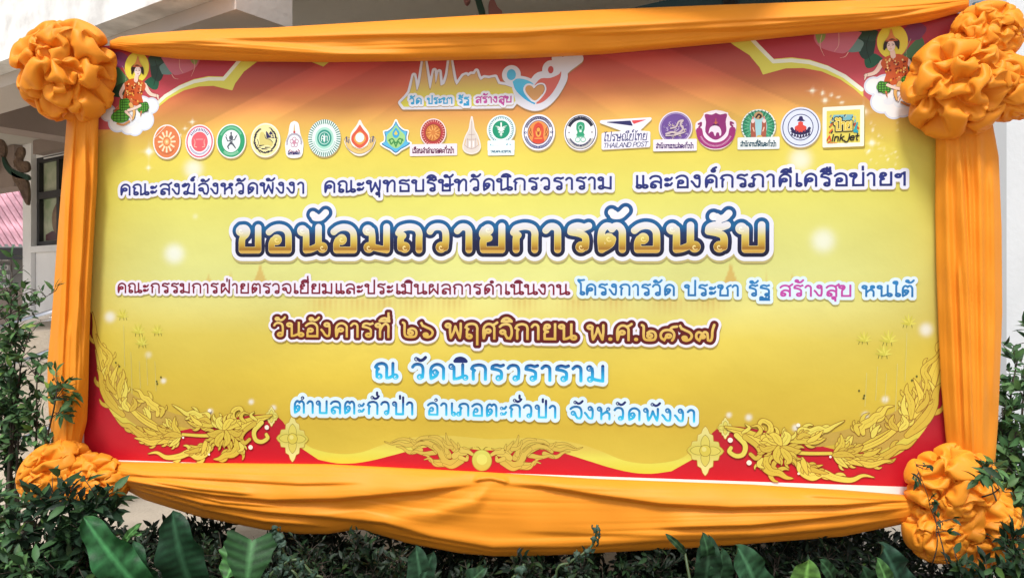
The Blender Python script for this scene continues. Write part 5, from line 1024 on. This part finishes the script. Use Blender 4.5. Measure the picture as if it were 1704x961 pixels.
# left: young tree beside the left drape, and the dark bush before the lower left rosette
LG = [(.035, .085, .030), (.055, .12, .040), (.022, .055, .022), (.075, .15, .05)]
shrub('slender leafy shrub at the far left edge, before the handrails', G0(18, 3.75), [at(x, y, Y) for x, y, Y in [(-30, 440, 3.9), (18, 452, 3.9), (28, 520, 3.85), (48, 545, 3.8), (62, 615, 3.75), (-20, 540, 3.9), (10, 590, 3.8), (30, 640, 3.8), (-15, 640, 3.8), (100, 640, 3.35), (20, 690, 3.8), (0, 730, 3.8)]], (.060, .027), 24, 5, LG, .11, start=.62, stem=.011)
shrub('single twig with dark leaves reaching across the white wall at left', at(-20, 545, 3.12), [at(86, 491, 3.1), at(60, 478, 3.12)], (.040, .018), 7, 9, LG, .05, start=.45, name='leafy_twig', cat='twig', stem=.004)
shrub('dense dark bush at the lower left, its leaves over the rosette', G0(95, 2.85), [at(x, y, Y) for x, y, Y in [(20, 880, 2.8), (60, 852, 2.75), (92, 822, 2.72), (120, 835, 2.72), (160, 822, 2.7), (182, 830, 2.75), (40, 920, 2.75), (100, 880, 2.7), (140, 870, 2.7), (80, 930, 2.7), (130, 930, 2.68), (10, 940, 2.8), (170, 900, 2.8), (60, 900, 2.75)]], (.066, .029), 20, 12, GR, .10, start=.6)
shrub('low bush of small leaves at the bottom left corner', G0(-10, 2.6), [at(x, y, Y) for x, y, Y in [(-20, 900, 2.6), (20, 935, 2.6), (50, 950, 2.55), (0, 815, 2.9), (-10, 870, 2.8), (15, 835, 2.95)]], (.055, .024), 18, 13, LG, .09, start=.6)
# hedge below the banner, in front of and behind it
rh = random.Random(77)
HX = [150, 225, 330, 455, 560, 650, 745, 840, 925, 1020, 1110, 1200, 1290, 1385, 1475, 1560]
for i, x in enumerate(HX[1:]):
    Y = 3.18+rh.uniform(-.06, .12); ty = [912, 915, 918, 910, 925, 935, 940, 940, 936, 925, 925, 915, 912, 905, 930][i]
    where = ['left end', 'beneath the left swag', '', '', '', '', 'beneath the middle of the swag', '', '', '', '', '', 'beneath the right swag', '', 'right end'][i]
    shrub('small-leaved hedge bush under the orange bottom swag, its leaves darkened as shade, one of a row', G0(x, Y), [at(x+rh.uniform(-62, 62), ty+rh.uniform(-6, 66), Y+rh.uniform(-.12, .12)) for _ in range(8)], (.042, .017), 20, 100+i, [(.005, .013, .006), (.008, .020, .008), (.014, .034, .012), (.004, .010, .005)], .085, group='hedge bushes under the banner', name='hedge_bush', start=.62, stem=.006)  # leaf colours darkened to stand in for the shade under the swag
for i, x in enumerate(range(270, 1600, 148)):
    Y = 3.62+rh.uniform(-.05, .05); ty = 905
    shrub('near-black bush added behind the banner to darken the gap under the swag', G0(x, Y), [at(x+rh.uniform(-85, 85), ty+rh.uniform(-25, 60), Y+rh.uniform(-.1, .1)) for _ in range(9)], (.05, .022), 22, 160+i, [(.006, .014, .006), (.009, .022, .009)], .10, group='bushes behind the banner', name='hedge_bush', start=.55, stem=.006)  # extra row added, leaves near black, so gaps below the swag read as shade
# right
shrub('tall dark shrub at the right edge beside the right drape and rosette', G0(1700, 3.15), [at(x, y, Y) for x, y, Y in [(1690, 600, 3.3), (1715, 640, 3.2), (1668, 680, 3.2), (1690, 720, 3.15), (1720, 700, 3.1), (1680, 770, 3.1), (1655, 640, 3.3), (1700, 800, 3.0), (1650, 800, 2.95), (1690, 860, 2.95), (1720, 780, 3.0), (1672, 730, 3.3), (1710, 560, 3.4)]], (.062, .027), 20, 21, LG, .11, start=.66, stem=.012)
shrub('thin twig with a few leaves crossing the lower right rosette', at(1660, 830, 2.72), [at(1625, 785, 2.70), at(1640, 770, 2.72)], (.055, .024), 5, 22, LG, .05, start=.6, name='leafy_twig', cat='twig', stem=.003)
shrub('bare-stemmed sprig before the left part of the lower right rosette', at(1556, 940, 2.72), [at(1522, 768, 2.72), at(1545, 830, 2.72)], (.030, .014), 5, 27, GR, .05, start=.5, name='leafy_twig', cat='twig', stem=.0025)
shrub('dark bush at the bottom right corner under the rosette', G0(1650, 2.75), [at(x, y, Y) for x, y, Y in [(1700, 930, 2.7), (1650, 950, 2.7), (1600, 955, 2.75), (1690, 900, 2.85), (1715, 950, 2.7)]], (.055, .024), 20, 23, GR, .09, start=.66)
# broad-leaved plants in front
def blade(lv, base, tip, width, face, bend=.12, wave=.06, nl=26, col=(.03, .09, .03), tipw=.0, ribs=11, heart=0.0, cup=.2):
    "one long leaf: midrib from base to tip, ribbed and wavy; face = direction its upper side looks"
    base, tip = Vector(base), Vector(tip); ax = tip-base; L = ax.length; ax.normalize(); f = Vector(face); sd = ax.cross(f).normalized(); f = sd.cross(ax); m = 10; b = len(lv.V)
    for i in range(nl+1):
        t = i/nl; c = base.lerp(tip, t)+f*L*bend*math.sin(math.pi*t*.9)
        tt = .04+.96*t; w = width*.5*max(0, 1-abs(2*tt**(.85 if heart == 0 else .5)-1)**(2.6 if heart == 0 else 2.2))**.62*(1+.05*math.sin(t*23+b))
        for k in range(-m//2, m//2+1):
            q = k/(m/2); rib = math.sin(t*ribs*6.2832-abs(q)*3.0)
            z = cup*w*abs(q)**1.3*1.0+wave*width*1.5*abs(q)**2*math.sin(t*15+(2 if q > 0 else 0)+q+b)+.012*width*rib*abs(q)
            lv.V.append(tuple(c+sd*w*q-ax*heart*w*abs(q)*.7+f*z))
            sh = (2.6 if k == 0 else 1+.38*rib)*(1+.3*(random.Random(int(i*31+k*7+b)).random()-.5)*.9); lv.C.append(tuple(x*sh+(.01 if k == 0 else 0) for x in col))
    for i in range(nl):
        for k in range(m):
            a = b+i*(m+1)+k; lv.F.append((a, a+1, a+m+2, a+m+1))
def broad(name, label, cat, base, leaves, group=None):
    base = Vector(base); root = empty(name, base, label=label, cat=cat, group=group)
    for bx, by, tx, ty, w, Y, col, kw in leaves:
        lv = Leaves(); p0, p1 = at(bx, by, Y+.06), at(tx, ty, Y); blade(lv, p0, p1, w*Y/FPX, kw.pop('face', (0, -1, .35)), col=col, **kw); o = lv.build('leaf', root)
        sm = MB(); sm.tube([base+Vector((0, 0, .02)), base.lerp(p0, .6)+Vector((0, 0, .03)), p0], [.007, .006, .004], 6); o = sm.build('stalk', M_stalk, None, True); o.parent = root; o.matrix_parent_inverse = Matrix.Translation(-base)
    return root
M_stalk = material('green_stalk', (.05, .09, .03), rough=.5, noise=.3, nscale=30)
broad('bird_nest_fern', 'broad bright green fern with wavy leaves at the lower left', 'fern', G0(235, 2.6), [(262, 1010, 140, 858, 62, 2.5, (.022, .10, .032), dict(wave=.16, ribs=9, face=(.25, -1, .3))), (330, 1000, 288, 848, 74, 2.62, (.010, .042, .018), dict(wave=.07, ribs=13, face=(.1, -1, .15))), (255, 1010, 222, 900, 60, 2.6, (.020, .075, .030), dict(wave=.09, ribs=8)), (200, 1000, 190, 905, 46, 2.56, (.020, .066, .026), dict(wave=.09))])
broad('heart_leaf_plant', 'plant with two glossy heart-shaped leaves beside the fern', 'plant', G0(400, 2.6), [(392, 912, 372, 968, 58, 2.52, (.045, .13, .035), dict(heart=.6, bend=-.1, wave=.05, ribs=5, face=(-.5, -1, .5))), (420, 898, 410, 985, 84, 2.5, (.020, .065, .020), dict(heart=.7, bend=.1, wave=.03, ribs=6, face=(.2, -1, .3)))])
broad('heart_leaf_plant', 'small pair of bright upright leaves between fern and banner', 'plant', G0(225, 2.7), [(206, 905, 238, 868, 13, 2.64, (.07, .18, .05), dict(ribs=4)), (208, 900, 238, 890, 13, 2.64, (.06, .16, .045), dict(ribs=4, face=(0, -.6, 1)))])
broad('broad_leaf_plant', 'blurred dark green upright leaves below the middle of the swag', 'plant', G0(700, 2.5), [(712, 1010, 692, 905, 46, 2.42, (.020, .060, .030), dict(ribs=9)), (690, 1010, 722, 915, 40, 2.42, (.016, .048, .024), dict(ribs=9)), (770, 1000, 812, 944, 40, 2.5, (.018, .05, .022), dict(ribs=7, face=(0, -.6, 1)))])
broad('broad_leaf_plant', 'glossy broad-leaved plant under the right half of the swag, one tip over the cloth', 'plant', G0(1190, 2.55), [(1168, 1000, 1178, 888, 48, 2.5, (.014, .042, .020), dict(ribs=8, wave=.09)), (1170, 925, 1166, 880, 26, 2.48, (.018, .055, .022), dict(ribs=5, bend=.35)), (1262, 1005, 1222, 905, 62, 2.5, (.024, .075, .034), dict(ribs=8, wave=.06, face=(.3, -1, .3))), (1190, 990, 1200, 910, 44, 2.5, (.016, .05, .022), dict(ribs=8)), (1140, 920, 1105, 886, 12, 2.5, (.03, .07, .03), dict(ribs=4))])
broad('broad_leaf_plant', 'yellow-green ribbed leaf rising at the bottom edge right of centre', 'plant', G0(1330, 2.45), [(1330, 1010, 1345, 928, 56, 2.4, (.075, .17, .035), dict(ribs=7, wave=.05, face=(-.2, -1, .5))), (1386, 965, 1362, 930, 26, 2.45, (.02, .06, .024), dict(ribs=5))])
broad('broad_leaf_plant', 'dark wavy leaves near the lower right rosette', 'plant', G0(1480, 2.5), [(1500, 1000, 1462, 902, 54, 2.5, (.014, .045, .026), dict(ribs=8, wave=.12)), (1478, 1000, 1456, 925, 30, 2.46, (.055, .14, .04), dict(ribs=7, wave=.06)), (1450, 1000, 1432, 940, 34, 2.5, (.014, .04, .018), dict(ribs=6))])
def curly(label, base, pts, Y, seed, n=26, size=.024):
    "stem clothed in small curled grey-green leaves"
    r = random.Random(seed); base = Vector(base); root = empty('curly_leaf_plant', base, label=label, cat='plant'); pl = [at(x, y, Y+r.uniform(-.02, .02)) for x, y in pts]; lv = Leaves()
    st = MB(); sp = [Vector(p) for p in crom([tuple(base+Vector((0, 0, .05)))]+[tuple(p) for p in pl], 5)]; st.tube(sp, .0045, 6); o = st.build('stem', M_stalk, None, True); o.parent = root; o.matrix_parent_inverse = Matrix.Translation(-base)
    cl = [Vector(p) for p in crom([tuple(p) for p in pl], 6)]
    for k in range(n):
        c = cl[min(len(cl)-1, int(k/n*len(cl)))]; d = rv(r); d.y = -abs(d.y)*.6; d.normalize(); a = d.cross(rv(r)).normalized(); b_ = d.cross(a); s_ = size*r.uniform(.7, 1.2); b0 = len(lv.V); col = r.choice([(.045, .085, .060), (.030, .065, .042), (.065, .11, .08)]); tw = r.uniform(2.2, 4.2)
        for i in range(9):
            for j in range(5):
                t = i/8; q = j/4-.5; ang = tw*t; rad = s_*.55*(1-.35*t)
                lv.V.append(tuple(c+d*s_*.35+a*(rad*math.cos(ang))+d*(rad*math.sin(ang))+b_*(q*s_*1.0*math.sin(math.pi*(.12+.8*t)))+a*(.10*s_*math.cos(q*6)))); lv.C.append(tuple(x*(.7+.6*t) for x in col))
        lv.F += [(b0+i*5+j, b0+i*5+j+1, b0+i*5+j+6, b0+i*5+j+5) for i in range(8) for j in range(4)]
    lv.build('foliage', root)
curly('curled grey-green plant standing under the left part of the swag', G0(490, 2.6), [(500, 985), (478, 940), (468, 905), (458, 878)], 2.55, 3, 30)
curly('second curled grey-green plant, lower and wider, right of the first', G0(520, 2.55), [(540, 985), (520, 955), (492, 930), (455, 950), (440, 975)], 2.5, 4, 34)
curly('curled grey-green stem rising over the middle of the orange swag', G0(950, 2.7), [(925, 965), (948, 935), (968, 922), (986, 906), (992, 888), (994, 872)], 2.6, 5, 26, .021)
curly('small curled grey-green tuft below the middle of the swag', G0(860, 2.6), [(850, 985), (862, 955), (872, 938)], 2.5, 6, 12, .024)
